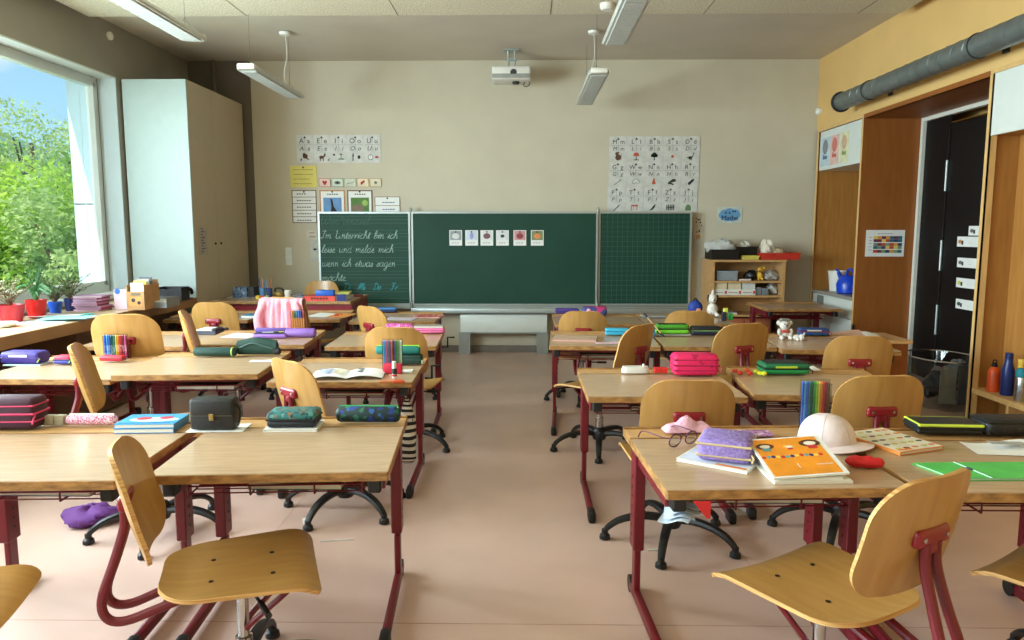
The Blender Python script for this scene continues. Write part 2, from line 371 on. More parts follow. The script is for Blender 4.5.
pt(MB().box(XR+.02, 3.33, y0+.03, y1-.03, 1.95, 1.97), 'shelf', M_wood, c2)
pt(MB().box(XR-.002, 3.29, y0+.03, y1-.031, .215, .25), 'shelf', M_woodl, c2)
for y in (4.66, 4.25, 3.84, 3.4): pt(MB().box(XR, 3.29, y, y+.025, .0, .214), 'divider', M_woodl, c2)

# ---- spiral duct along the right wall
du = thing('ventilation_duct', 'long grey spiral ventilation duct running along the ochre right wall', 'duct', (2.905, 4.5, 2.495))
b = MB(); R_ = .076
N = 500; pts = []; ya, yb = -1.6, 7.02
b.tube([(2.905, ya, 2.495), (2.905, yb, 2.495)], R_, 28)
hel = []
for i in range(1100):
    t = i/1100; a = t*2*PI*62
    hel.append((2.905+(R_+.0005)*math.cos(a), ya+(yb-ya)*t, 2.495+(R_+.0005)*math.sin(a)))
pt(b, 'pipe', M_duct, du, ang=30)
pt(MB().tube(hel, .0028, 4), 'seam', M_duct, du)
for y in (1.5, 3.2, 4.95, 6.45):
    b = MB(); b.tube([(2.905+(R_+.003)*math.cos(a), y, 2.495+(R_+.003)*math.sin(a)) for a in [k*PI/12 for k in range(25)]], .005, 6, False)
    b.tube([(2.97, y, 2.495), (3.084, y, 2.495)], .008, 6); b.box(3.07, 3.0845, y-.03, y+.03, 2.45, 2.54)
    pt(b, 'clamp', mat('dark_clamp', (60, 64, 64), .4, metal=.6), du)
b = MB(); b.tube([(2.905+(R_+.008)*math.cos(a), yb, 2.495+(R_+.008)*math.sin(a)) for a in [k*PI/12 for k in range(25)]], .011, 6, False)
pt(b, 'end_ring', M_ink, du)

# ---- window-side workbench and the corner cupboard
wb = thing('window_bench', 'long beech laminate bench running under the left window', 'bench', (-3.28, 3, 0))
bx = -2.966; BZ = .72
pt(MB().box(XL+.016, bx-.02, -1.4, 6.645, BZ-.03, BZ), 'worktop', M_bench, wb)
pt(MB().box(bx-.02, bx, -1.4, 6.645, BZ-.075, BZ+.001), 'front_edge', M_benchf, wb)
pt(MB().box(XL+.02, XL+.05, -1.4, 6.645, .08, BZ-.031), 'back_panel', M_brown, wb)
for (a, c) in ((4.93, 6.6),): pt(MB().box(-3.08, -3.05, a, c, .02, BZ-.031), 'front_panel', M_brown, wb)
for y in (-1.3, 1.0, 3.0, 4.9): pt(MB().box(-3.5, -3.02, y, y+.03, 0, BZ-.031), 'bracket', M_brown, wb)
cc = thing('corner_cupboard', 'tall cream cupboard standing in the left corner beside the window', 'cupboard', (-3.3, 7.2, 0))
cy0, cy1, cx1, cz1 = 6.655, 7.97, -2.975, 2.645
pt(MB().box(XL+.018, cx1-.022, cy0+.02, cy1, .0, cz1), 'carcass', M_cabside, cc)
pt(MB().box(XL+.018, cx1, cy0, cy0+.018, .0, cz1), 'end_panel', mat('pale_blue_laminate', (172, 190, 188), .4, var=.01), cc)
for (a, c) in ((cy0+.02, 7.18), (7.185, cy1)):
    d = pt(MB().box(cx1-.02, cx1, a, c, .05, cz1), 'door', M_cabside, cc)
    k = MB().tube([(cx1, 7.12 if a < 7 else 7.25, 1.2), (cx1+.012, 7.12 if a < 7 else 7.25, 1.2)], .01, 8)
    o = pt(k, 'knob', M_ink, cc)
pp = MB().tube([(-3.27, 8.0, 2.3), (-3.27, 8.0, 3.1)], .022, 10)
tag(pp.build('drain_pipe', M_greydk), 'thin grey pipe rising to the ceiling above the corner cupboard', 'pipe')

# ---- suspended luminaires
def lamp(x, y0, y1, z, label, wires, canopy=None, drop=0):
    t = thing('pendant_lamp', label, 'lamp', (x, (y0+y1)/2, z), 0, 'pendant lamps over the desks'); L = (y1-y0)/2; w = .085
    b = MB()
    prof = [(-w, .012), (-w*.96, .03), (-w*.6, .05), (w*.6, .05), (w*.96, .03), (w, .012), (w*.9, 0), (-w*.9, 0)]
    ys = [-L, -L+.03, L-.03, L]; sc = [.82, 1, 1, .82]; vs_ = []; n = len(prof)
    for yy, s_ in zip(ys, sc): vs_ += [(p[0]*s_, yy, .025+(p[1]-.025)*s_) for p in prof]
    fs = [(i*n+k, i*n+(k+1) % n, (i+1)*n+(k+1) % n, (i+1)*n+k) for i in range(3) for k in range(n)]+[tuple(range(n-1, -1, -1)), tuple(3*n+k for k in range(n))]
    b.add(vs_, fs); b.build('housing', M_lamp, t)
    b = MB(); b.rbox(-.062, .062, -L+.05, L-.05, -.008, .002, .004, 1)
    for k in range(int((2*L-.12)/.05)): b.box(-.058, .058, -L+.07+k*.05, -L+.073+k*.05, -.0095, -.008)
    b.build('lens', M_lens, t)
    for s_ in (-1, 1): MB().rbox(-.07, .07, s_*L-.016, s_*L+.016, .004, .048, .012, 2).build('end_cap', M_plast, t)
    for wy in wires:
        MB().tube([(0, wy, .05), (0, wy, (3.008 if y0+L+wy < 6.05 else 3.095)-z)], .002, 4).build('wire', M_chrome, t)
        MB().tube([(-.04, wy, .05), (0, wy, .12), (.04, wy, .05)], .0015, 4).build('wire', M_chrome, t)
    if canopy is not None:
        top = (3.09 if y0+L+canopy > 6.07 else 3.008)-z
        MB().lathe([(.02, -.03), (.05, -.022), (.055, 0)], 16, (0.02, canopy, top)).build('canopy', M_plast, t)
        MB().tube(catmull([(.02, canopy, top-.02), (.03, canopy, top*.6), (.0, canopy, top*.35), (.01, canopy, .05)]), .003, 5).build('cable', M_plast, t)
    return t
lamp(-2.19, 3.55, 5.08, 2.57, 'near left white pendant lamp hanging in front of the window', (.62, -.5))
lamp(-2.17, 5.93, 7.22, 2.57, 'small white pendant lamp hanging in front of the corner cupboard', (-.55, .45), .3)
lamp(.61, 3.6, 5.23, 2.57, 'long grey pendant lamp cut off by the picture top right of centre', (-.5, .6))
lamp(.60, 6.13, 7.62, 2.57, 'grey pendant lamp right of the projector before the board wall', (-.5, .5), -.0)
for (x, l) in ((-2.25, 'window side'), (.62, 'door side')):
    pass
# ---- projector
pj = thing('projector', 'white short-throw projector hanging from the ceiling above the board', 'projector', (-.127, 7.6, 2.795)); pj.scale = (1.07, 1.07, 1.07)
b = MB().rbox(-.178, .178, -.13, .15, 0, .12, .02, 3); b.build('body', M_plast, pj)
MB().rbox(-.176, .176, -.134, -.12, .01, .05, .008, 2).build('front_panel', cm(150, 152, 146, .5), pj)
MB().disc(.0, 0, .03, 0, .008).build('lens_cover', cm(60, 60, 60, .4), pj, loc=(0.02, -.125, .06), rot=(PI/2, 0, 0))
MB().lathe([(.03, -.02), (.035, 0)], 14, (.04, 0, 0)).build('foot', M_ink, pj)
MB().tube(catmull([(.13, .02, .01), (.11, .0, -.03), (.14, 0, -.045), (.17, 0, -.02), (.16, .02, .01)]), .004, 5).build('cable', M_ink, pj)
b = MB(); b.box(-.06, .06, -.05, .05, .12, .128); b.tube([(-.03, 0, .128), (-.03, 0, .275)], .012, 8); b.tube([(.03, 0, .128), (.03, 0, .275)], .008, 8); b.box(-.07, .07, -.06, .06, .272, .284)
b.box(-.05, .05, -.02, .02, .19, .205); b.build('ceiling_mount', M_alu, pj)
# ---- small fittings
o = MB().lathe([(.055, 0), (.055, -.03), (.04, -.045)], 18).build('smoke_detector', M_plast, loc=(.62, 5.8, 3.0095)); tag(o, 'round white smoke detector on the wood-wool ceiling', 'detector')
o = MB().lathe([(.035, 0), (.035, .02), (.02, .03)], 16).build('vent_cover', M_plast, loc=(XL, 6.53, 2.98), rot=(0, PI/2, 0)); tag(o, 'small round white cover on the grey wall above the window', 'vent cover')
o = MB().lathe([(.04, 0), (.04, .03), (.028, .045)], 16).build('wall_sensor', M_plast, loc=(XR, 7.96, 2.557), rot=(0, -PI/2, 0)); tag(o, 'round white sensor on the ochre wall below the duct end', 'sensor')

# ================================================================== CHALKBOARD
YB = 7.93
def bx_(px): return ony(px, 260, YB).x
def bz_(py): return ony(512, py, YB).z
cb = thing('chalkboard', 'large green three-panel school chalkboard with aluminium frame on the front wall', 'chalkboard', (bx_(505), 8.0, bz_(305)))
zt, zb = bz_(212.5), bz_(304.5)
xa, xb_, xc, xd = bx_(319.5), bx_(411.5), bx_(598), bx_(690.5)
def panel(x0, x1, y, name):
    f = pt(MB().box(x0, x1, y+.004, y+.022, zb, zt), name, M_board, cb)
    w = .022; b = MB()
    b.box(x0-.004, x0+w*.7, y-.008, y+.026, zb-w*.4, zt+w*.4); b.box(x1-w*.7, x1+.004, y-.008, y+.026, zb-w*.4, zt+w*.4)
    b.box(x0+w*.7, x1-w*.7, y-.008, y+.026, zt-w*.5, zt+w*.4); b.box(x0+w*.7, x1-w*.7, y-.008, y+.026, zb-w*.4, zb+w*.5)
    pt(b, 'frame', M_alu, cb)
panel(xa, xb_-.012, YB, 'writing_panel'); panel(xb_+.012, xc-.012, YB-.03, 'writing_panel'); panel(xc+.006, xd, YB, 'writing_panel')
yy = YB+.0035
b = MB(); sp = (zt-zb-.03)/26
for i in range(26):
    if i % 4 != 3: b.box(xa+.018, xb_-.03, yy-.0006, yy, zt-.02-sp*(i+.55), zt-.02-sp*(i+.55)+.003)
pt(b, 'ruled_lines', M_boardl, cb, smooth=False)
b = MB(); g = .054
x = xc+.04
while x < xd-.02: b.box(x, x+.0022, yy-.0006, yy, zb+.012, zt-.012); x += g
z = zb+.05
while z < zt-.02: b.box(xc+.022, xd-.016, yy-.0007, yy-.0001, z, z+.0022); z += g*.96
pt(b, 'squared_lines', M_boardl, cb, smooth=False)
# tray, lower rail, pylons
xt = bx_(600)
pt(MB().rbox(xb_, bx_(694), YB-.10, YB+.0, bz_(312.5), bz_(307.5), .006, 2).box(xb_, bx_(694), YB-.03, YB+.03, bz_(313), bz_(306)), 'chalk_tray', M_alu, cb)
pt(MB().box(xa, xb_-.01, YB-.03, YB+.03, bz_(308.5), bz_(305.2)), 'lower_rail', M_alu, cb)
pt(MB().rbox(bx_(460), bx_(547.5), YB-.035, YB+.05, bz_(332), bz_(314), .008, 2), 'counterweight_cover', M_white, cb)
b = MB(); b.box(bx_(460), bx_(548), YB-.04, YB+.0, bz_(333), bz_(331.6)); pt(b, 'cover_rail', M_alu, cb)
for a in (458.5, 537): pt(MB().box(bx_(a), bx_(a+11.5), YB-.06, YB+.07, .0, bz_(333.1)), 'pylon', M_alu, cb)
for a in (411.5, 597.5):
    pt(MB().lathe([(.018, 0), (.018, .03), (.008, .045)], 10, (bx_(a), YB-.01, zt+.01)), 'hinge_cap', M_alu, cb)
    pt(MB().lathe([(.014, 0), (.014, .05), (.006, .06)], 10, (bx_(a), YB-.045, zb-.03)), 'hinge_cap', M_alu, cb)
# --- handwriting (joined school hand)
G = {
 'a': (.9, [[(.65, .9), (.3, 1), (.05, .6), (.1, .1), (.35, 0), (.65, .3), (.7, 1), (.65, .3), (.75, 0), (.9, .1)]]),
 'b': (.75, [[(0, .1), (.3, 1), (.4, 1.9), (.2, 2), (.12, 1.2), (.1, .2), (.3, 0), (.55, .3), (.5, .8), (.35, .9), (.75, .8)]]),
 'c': (.65, [[(.55, .85), (.3, 1), (.05, .55), (.2, 0), (.65, .15)]]),
 'd': (.9, [[(.6, .9), (.3, 1), (.05, .5), (.25, 0), (.6, .3), (.7, 2), (.62, .3), (.75, 0), (.9, .1)]]),
 'e': (.65, [[(0, .25), (.4, .6), (.35, .98), (.12, .7), (.15, .1), (.35, 0), (.65, .15)]]),
 'g': (.85, [[(.6, .9), (.3, 1), (.05, .5), (.25, 0), (.6, .4), (.65, 1), (.6, -.7), (.35, -1), (.2, -.7), (.85, .1)]]),
 'h': (.85, [[(0, .1), (.3, 1.2), (.35, 2), (.18, 1.8), (.15, 0), (.2, .6), (.45, 1), (.6, .7), (.6, .1), (.85, .1)]]),
 'i': (.4, [[(0, .1), (.2, 1), (.2, .15), (.4, .1)], [(.22, 1.35), (.26, 1.45)]]),
 'l': (.45, [[(0, .1), (.35, 1.4), (.3, 2), (.12, 1.4), (.15, .1), (.45, .1)]]),
 'm': (1.15, [[(0, .8), (.12, 1), (.15, 0), (.2, .6), (.4, 1), (.5, .7), (.5, 0), (.55, .6), (.75, 1), (.9, .7), (.9, .1), (1.15, .1)]]),
 'n': (.8, [[(0, .8), (.12, 1), (.15, 0), (.2, .6), (.4, 1), (.55, .7), (.55, .1), (.8, .1)]]),
 'o': (.75, [[(.4, 1), (.1, .7), (.12, .1), (.4, 0), (.62, .5), (.4, 1), (.75, .9)]]),
 'r': (.6, [[(0, .1), (.15, 1), (.15, .0), (.2, .6), (.45, .95), (.6, .85)]]),
 's': (.55, [[(0, .1), (.3, 1), (.42, .4), (.3, 0), (.08, .1), (.55, .15)]]),
 't': (.45, [[(0, .1), (.22, 1.6), (.2, .1), (.45, .1)], [(.02, 1.1), (.42, 1.1)]]),
 'u': (.85, [[(0, .8), (.08, 1), (.1, .2), (.3, 0), (.55, .3), (.6, 1), (.6, .15), (.85, .1)]]),
 'w': (1.05, [[(0, .8), (.08, 1), (.1, .2), (.28, 0), (.48, .3), (.5, 1), (.5, .2), (.7, 0), (.9, .3), (.92, .95), (1.05, .9)]]),
 'z': (.7, [[(.05, .95), (.5, 1), (.1, .05), (.7, .05)]]),
 'W': (1.5, [[(0, 1.9), (.1, 2), (.15, .3), (.35, 0), (.65, .6), (.75, 2), (.75, .3), (.95, 0), (1.25, .7), (1.35, 2)]]),
 'I': (.85, [[(.1, 1.7), (.5, 2), (.75, 1.9), (.5, 1.5), (.4, .3), (.15, 0), (0, .2), (.6, .2)]]),
 'U': (1.2, [[(0, 1.7), (.2, 2), (.2, .3), (.5, 0), (.85, .5), (.95, 2), (.9, .2), (1.2, .1)]]),
 'D': (1.2, [[(.5, 2), (.3, .2), (.1, .1), (.4, .1), (1, .3), (1.1, 1.3), (.6, 2), (0, 1.8)]]),
 'M': (1.5, [[(0, .1), (.3, 1.2), (.45, 2), (.45, .1), (.7, 1.6), (.9, 2), (.9, .1), (1.15, 1.6), (1.3, 2), (1.3, .1), (1.5, .1)]]),
 'F': (1.1, [[(.5, 1.9), (.45, .3), (.2, 0), (.05, .2)], [(0, 2), (1.0, 2)], [(.3, 1.1), (.8, 1.1)]]),
 ' ': (.7, []), '.': (.4, [[(.1, .05), (.15, .1)]]),
}
G['ö'] = (.75, G['o'][1]+[[(.25, 1.35), (.28, 1.42)], [(.5, 1.35), (.53, 1.42)]])
def write(mb, s, x, z, h, y, wd, width=None, slant=.28):
    adv = sum(G[c][0] for c in s); k = (width/(adv*h)) if width else 1
    cx = 0
    for c in s:
        for st in G[c][1]:
            p = catmull([(a, q, 0) for a, q in st], 4) if len(st) > 2 else [Vector((a, q, 0)) for a, q in st]
            q_ = [Vector((x+(cx+a.x)*h*k+a.y*h*slant, y, z+a.y*h)) for a in p]
            for i in range(len(q_)-1):
                d = (q_[i+1]-q_[i])
                if d.length < 1e-6: continue
                n = Vector((-d.z, 0, d.x)).normalized()*wd/2
                mb.add([q_[i]-n, q_[i+1]-n, q_[i+1]+n, q_[i]+n], [(0, 1, 2, 3)])
        cx += G[c][0]
yw = yy-.001
b = MB()
for s, a, e, base in (('Im Unterricht bin ich', 321, 398, 238.6), ('leise und melde mich', 321.5, 393.5, 252.6), ('wenn ich etwas sagen', 321.5, 395, 266.6), ('möchte.', 321, 347, 281)):
    b = MB(); write(b, s, bx_(a), bz_(base), .042, yw, .0055, bx_(e)-bx_(a)); pt(b, 'chalk_line', M_chalk, cb, smooth=False)
b = MB(); write(b, 'Wochenziel', bx_(321), bz_(224.5), .045, yw, .007, bx_(370)-bx_(321)); pt(b, 'chalk_line', M_chalkf, cb, smooth=False)
b = MB()
for s, a in (('Mo', 321), ('Di', 342), ('Mi', 356.5), ('Do', 372), ('Fr', 389.5)):
    b = MB(); write(b, s, bx_(a), bz_(290), .036, yw, .0065, (bx_(a+8)-bx_(a)) if s != 'Fr' else .08); pt(b, 'chalk_word', M_chalkc, cb, smooth=False)

# ================================================================== WALL PAPERS
YW = 8.036
def wx(px): return ony(px, 200, YW).x
def wz(py): return ony(512, py, YW).z
SC = 8.04/740
def sheet(name, label, cat, x0, x1, y0, y1, m, draw=None, group=None, Y=YW, pin=True, mats=()):
    """paper hung on the board wall; draw(mb, w, h) works in metres from the sheet's lower left"""
    X0, X1 = ony(x0, 200, Y).x, ony(x1, 200, Y).x; Z0, Z1 = ony(512, y1, Y).z, ony(512, y0, Y).z
    w, h = X1-X0, Z1-Z0
    o = MB().box(0, w, 0, h, 0, .003).build(name, m); o.matrix_world = frontT(X0, Y, Z0)
    tag(o, label, cat, group)
    if draw:
        b = MB(); draw(b, w, h); o2 = b.build('print', list(mats) or [M_ink], o, smooth=False)
    if pin: MB().lathe([(.009, 0), (.009, .006), (.004, .010)], 8, (w/2, h-.018, .003)).build('magnet' if Y < 8 else 'pin', M_ink, o)
    return o
LINE = cm(150, 150, 150, .8)
def picto(b, kind, x, y, s, z=.0042):
    """small printed motifs, built as flat shapes"""
    def P(pts): b.prism([(x+p[0]*s, y+p[1]*s) for p in pts], z-.0005, z)
    def D(cx, cy, r, sy=1, n=12): b.disc(x+cx*s, y+cy*s, r*s, z-.0005, z, n, sy)
    K = b
    if kind == 'mouse': K.mi = 2; D(0, -.1, .34, 1.1); D(-.15, .33, .2); D(.05, .45, .1); P([(.3, -.4), (.38, -.4), (.4, .3), (.34, .3)])
    elif kind == 'lamp': K.mi = 3; P([(-.4, .05), (.4, .05), (.2, .45), (-.2, .45)]); K.mi = 1; P([(-.05, .05), (.05, .05), (.05, -.4), (-.05, -.4)]); P([(-.35, -.45), (.35, -.45), (.3, -.36), (-.3, -.36)])
    elif kind == 'tree': K.mi = 5; D(0, .18, .3); D(-.22, .1, .2); D(.22, .1, .2); P([(-.07, -.45), (.07, -.45), (.05, .1), (-.05, .1)])
    elif kind == 'sun': K.mi = 3; D(0, 0, .17)
    elif kind == 'dino': K.mi = 5; D(-.05, -.15, .24, .75); P([(.05, -.15), (.25, .1), (.3, .45), (.48, .42), (.46, .35), (.36, .33), (.3, .0), (.15, -.25)]); P([(-.25, -.1), (-.55, -.15), (-.2, -.25)]); P([(-.15, -.2), (-.1, -.45), (-.02, -.45), (0, -.2)]); P([(.05, -.2), (.08, -.45), (.16, -.45), (.14, -.2)])
    elif kind == 'fork': K.mi = 2; P([(-.45, -.35), (-.4, -.4), (.3, .12), (.45, .3), (.3, .28), (.2, .14)])
    elif kind == 'cloud': K.mi = 1; D(-.2, 0, .22); D(.05, .1, .26); D(.28, 0, .18); K.mi = 0; z += .0004; D(-.2, 0, .17); D(.05, .1, .21); D(.28, 0, .13)
    elif kind == 'nose': K.mi = 3; P([(-.05, .4), (.1, .4), (.15, 0), (.25, -.15), (.1, -.3), (-.2, -.25), (-.22, -.1)]);
    elif kind == 'trousers': K.mi = 5; P([(-.5, -.3), (-.42, -.05), (.1, .35), (.45, .3), (.5, .05), (-.1, -.1), (.25, -.25), (.2, -.4), (-.2, -.28)])
    elif kind == 'rocket': K.mi = 1; P([(-.2, -.3), (-.05, -.4), (.45, .1), (.5, .38), (.2, .25), (-.25, -.15)]); P([(-.5, -.3), (-.4, -.3), (-.4, -.22), (-.5, -.22)])
    elif kind == 'brush': K.mi = 5; P([(-.4, -.45), (-.33, -.5), (.35, .15), (.42, .32), (.25, .22)])
    elif kind == 'table': K.mi = 3; P([(-.4, .1), (.4, .1), (.45, .28), (-.32, .28)]); P([(-.38, .1), (-.3, .1), (-.3, -.4), (-.38, -.4)]); P([(.28, .1), (.36, .1), (.36, -.4), (.28, -.4)]); P([(-.1, .1), (-.04, .1), (-.04, -.25), (-.1, -.25)])
    elif kind == 'feather': K.mi = 5; P([(-.4, -.4), (.05, -.3), (.35, .05), (.4, .4), (.1, .15), (-.15, -.2)])
    elif kind == 'fence': K.mi = 5; [P([(-.45+i*.2, -.35), (-.33+i*.2, -.35), (-.33+i*.2, .25), (-.39+i*.2, .36), (-.45+i*.2, .25)]) for i in range(5)]; P([(-.48, -.05), (.5, -.05), (.5, .05), (-.48, .05)])
    elif kind == 'jacket': K.mi = 4; P([(-.35, -.4), (.35, -.4), (.32, .05), (.15, .3), (-.15, .3), (-.32, .05)])
    elif kind == 'monkey': K.mi = 2; D(0, .1, .28, .9); D(-.1, .28, .16); P([(.15, 0), (.45, -.25), (.4, -.32), (.05, -.12)]); K.mi = 1; P([(-.55, -.3), (-.42, -.4), (-.34, -.15), (-.4, -.1)])
    elif kind == 'donkey': K.mi = 2; D(-.05, 0, .25, .7); P([(.1, .05), (.28, .4), (.34, .42), (.4, .2), (.25, .0)]); P([(-.25, 0), (-.22, -.4), (-.15, -.4), (-.12, 0)]); P([(.05, 0), (.1, -.4), (.18, -.4), (.16, 0)]); K.mi = 1; P([(.55, -.35), (.7, -.38), (.8, -.1), (.68, -.2)])
    elif kind == 'island': K.mi = 1; D(-.5, .25, .14, .7); P([(.22, -.1), (.28, -.1), (.26, .3), (.2, .3)]); D(.24, .3, .15, .4); K.mi = 4; P([(-.1, -.25), (.6, -.25), (.5, -.12), (0, -.12)])
    elif kind == 'oboe': K.mi = 1; P([(-.35, -.4), (-.25, -.4), (-.2, .4), (-.3, .4)]); D(-.27, .15, .1); D(.35, 0, .16, 1.2)
    elif kind == 'clock': K.mi = 1; D(-.2, 0, .28, 1, 18); K.mi = 0; z += .0004; D(-.2, 0, .22, 1, 18); K.mi = 1; z += .0004; P([(-.22, -.02), (-.18, -.02), (-.18, .16), (-.22, .16)]); K.mi = 3; D(.45, 0, .2, .6)
    K.mi = 1
PM = [M_paper, M_ink, cm(96, 66, 48, .8), cm(186, 84, 58, .8), cm(96, 128, 84, .8), cm(44, 60, 46, .8)]
PRV = cm(204, 204, 198, .75)
def letter_card(U, l, kind, x0, x1, y0, y1, desc, group, wide=False):
    def draw(b, w, h):
        b.mi = 1
        s = h/3.4 if not wide else h/3.3
        b.prism([(w*.5-.016, h-.035), (w*.5+.016, h-.035), (w*.5, h-.012)], .003, .0036)     # little roof over the house of letters
        b.box(w*.5-.001, w*.5+.001, h*.42, h-.035, .003, .0036); b.box(w*.08, w*.92, h*.64, h*.64+.0018, .003, .0036)
        b.text(U, w*.30, h*.70, s*.85, .0036, 'C'); b.text(l, w*.72, h*.70, s*.85, .0036, 'C')
        T = b.T; b.T = T @ Matrix(((1, .25, 0, 0), (0, 1, 0, 0), (0, 0, 1, 0), (0, 0, 0, 1)))
        b.text(U, w*.28-h*.1, h*.44, s*.75, .0036, 'C'); b.text(l, w*.70-h*.1, h*.44, s*.75, .0036, 'C'); b.T = T
        picto(b, kind, w*.5, h*.2, s*1.15)
    return sheet('alphabet_card', desc, 'alphabet card', x0, x1, y0, y1, PRV, draw, group, mats=PM, pin=False)
vow = [('A', 'a', 'monkey', 'a brown ape'), ('E', 'e', 'donkey', 'a brown donkey'), ('I', 'i', 'island', 'an island'), ('O', 'o', 'oboe', 'an oboe'), ('U', 'u', 'clock', 'a round clock and red lips')]
for i, (U, l, k, dsc) in enumerate(vow):
    letter_card(U, l, k, 298.4+i*16.7, 315+i*16.7, 134.5, 162.5, 'alphabet card with %s %s and %s' % (U, l, dsc), 'vowel cards left above the board', True)
con = [('M', 'm', 'mouse', 'a brown mouse'), ('L', 'l', 'lamp', 'a red table lamp'), ('B', 'b', 'tree', 'a dark tree'), ('S', 's', 'sun', 'a small orange sun'), ('D', 'd', 'dino', 'a long-necked dinosaur'),
       ('G', 'g', 'fork', 'a brown fork'), ('W', 'w', 'cloud', 'a white cloud'), ('N', 'n', 'nose', 'an orange nose'), ('H', 'h', 'trousers', 'dark trousers'), ('R', 'r', 'rocket', 'a grey rocket'),
       ('P', 'p', 'brush', 'a thin brush'), ('T', 't', 'table', 'a small red table'), ('F', 'f', 'feather', 'a dark feather'), ('Z', 'z', 'fence', 'a green fence'), ('J', 'j', 'jacket', 'a green jacket')]
for i, (U, l, k, dsc) in enumerate(con):
    c, r = i % 5, i//5
    y0 = 136.6+r*25.3
    letter_card(U, l, k, 608.4+c*18-(1 if r > 1 else 0), 626.2+c*18-(1 if r > 1 else 0), y0, y0+25.1, 'alphabet card with %s %s and %s' % (U, l, dsc), 'consonant cards right above the board')
def lines(n, t=.0035, x0=.12, x1=.88, y0=.15, y1=.8, seed=1, hh=None):
    def f(b, w, h):
        rnd = random.Random(seed); b.mi = 0
        for i in range(n):
            y = h*(y1-(y1-y0)*i/max(1, n-1)); x = w*x0; e = w*(x1-rnd.random()*.15)
            while x < e:
                l = w*(.04+.08*rnd.random()); b.box(x, min(x+l, e), y, y+t, .003, .0036); x += l+w*.02
    return f
sheet('yellow_notice', 'yellow sheet with four handwritten lines pinned left above the board', 'notice', 291, 317.5, 165.5, 187, mat('yellow_paper', (222, 208, 112), .8, var=.02), lines(4, .006), mats=[cm(120, 110, 70)])
def frame(b, w, h, t=.006, mi=0):
    b.mi = mi; b.box(0, w, 0, t, .003, .004); b.box(0, w, h-t, h, .003, .004); b.box(0, t, t, h-t, .003, .004); b.box(w-t, w, t, h-t, .003, .004)
def card5(kind):
    def f(b, w, h):
        frame(b, w, h, .004, 0)
        b.mi = 1; cx, cy = w/2, h/2
        if kind == 0: b.mi = 2; b.prism([(cx, cy-.03), (cx+.028, cy+.008), (cx+.015, cy+.025), (cx, cy+.012), (cx-.015, cy+.025), (cx-.028, cy+.008)], .003, .004)
        if kind == 1: b.disc(cx, cy, .034, .003, .0036, 14, .5); b.mi = 3; b.disc(cx, cy, .012, .0036, .0046)
        if kind == 2: b.prism([(cx-.04, cy-.012), (cx-.01, cy), (cx+.02, cy), (cx+.04, cy+.015), (cx+.04, cy+.008), (cx+.02, cy-.006), (cx-.01, cy-.006), (cx-.04, cy-.02)], .003, .004)
        if kind == 3: b.mi = 2; b.prism([(cx-.02, cy-.025), (cx-.028, cy+.0), (cx+.015, cy+.028), (cx+.022, cy+.01)], .003, .004)
        if kind == 4: b.disc(cx, cy, .016, .003, .004)
    return f
for i, (k, dsc, bgc, fr) in enumerate(((0, 'a red heart', (226, 196, 182), (150, 60, 50)), (1, 'an eye', (206, 216, 200), (60, 90, 70)), (2, 'a grey squiggle', (204, 208, 190), (150, 150, 120)), (3, 'an orange ear shape', (226, 212, 182), (190, 140, 80)), (4, 'a small pale dot', (220, 210, 184), (130, 110, 80)))):
    x0 = 319.5+i*12.7
    sheet('picture_card', 'small framed picture card showing %s above the board' % dsc, 'picture card', x0, x0+11.6, 178.2, 186.8, cm(*bgc, .8), card5(k), 'row of small picture cards above the board', pin=False, mats=[cm(*fr, .8), cm(110, 120, 100, .8), cm(176, 50, 44, .8), M_ink])
def rules(b, w, h):
    frame(b, w, h, .008, 1)
    for i in range(5):
        y = h*(.80-.2*i)
        b.mi = 1; b.box(.008, w-.008, y-.006, y, .003, .0038) if i < 4 else None
        b.mi = 0; lines(1, .008, .2, .85, 0, 0, i)(b, w, 1) if 0 else [b.box(w*(.2+.1*k), w*(.27+.1*k), y+h*.07, y+h*.07+.010, .003, .0038) for k in range(6 if i != 0 else 4)]
sheet('rules_list', 'tall framed list of five written rules left of the board', 'poster', 292, 316.5, 190, 223, M_paper, rules, mats=[M_ink, cm(96, 66, 50, .8)])
def animal(col1, col2, kind):
    def f(b, w, h):
        frame(b, w, h, .012, 1); b.mi = 0; [b.box(w*(.3+.09*k), w*(.36+.09*k), h*.80, h*.80+.012, .003, .0038) for k in range(5)]
        b.mi = 2; b.box(w*.14, w*.86, .0, h*.68, .003, .0038)
        b.mi = 0 if kind == 0 else 3
        if kind == 0: b.prism([(w*.42, h*.64), (w*.5, h*.6), (w*.55, h*.3), (w*.66, h*.12), (w*.7, .0), (w*.42, .0), (w*.46, h*.3)], .0038, .0046)
        else: b.disc(w*.42, h*.2, w*.26, .0038, .0046, 14, .8); b.mi = 4; b.disc(w*.7, h*.45, w*.12, .0038, .0046)
    return f
sheet('animal_poster', 'framed poster with a dark long-necked animal against blue sky left above the board', 'poster', 319.8, 345, 190, 213.5, M_paper, animal(0, 0, 0), mats=[M_ink, cm(186, 130, 80, .8), cm(110, 150, 196, .8)], group='animal posters above the board')
sheet('animal_poster', 'framed poster with a brown animal in green grass above the board', 'poster', 347.4, 372.5, 190, 213.5, M_paper, animal(0, 0, 1), mats=[M_ink, cm(120, 90, 70, .8), cm(88, 128, 66, .8), cm(132, 116, 96, .8), cm(150, 180, 96, .8)], group='animal posters above the board')
def short(b, w, h): frame(b, w, h, .006, 1); b.mi = 1; b.box(.006, w-.006, h*.44, h*.47, .003, .0038); b.mi = 0; [b.box(w*(.3+.1*k), w*(.38+.1*k), h*yq, h*yq+.01, .003, .0038) for k in range(5) for yq in (.62, .2)]
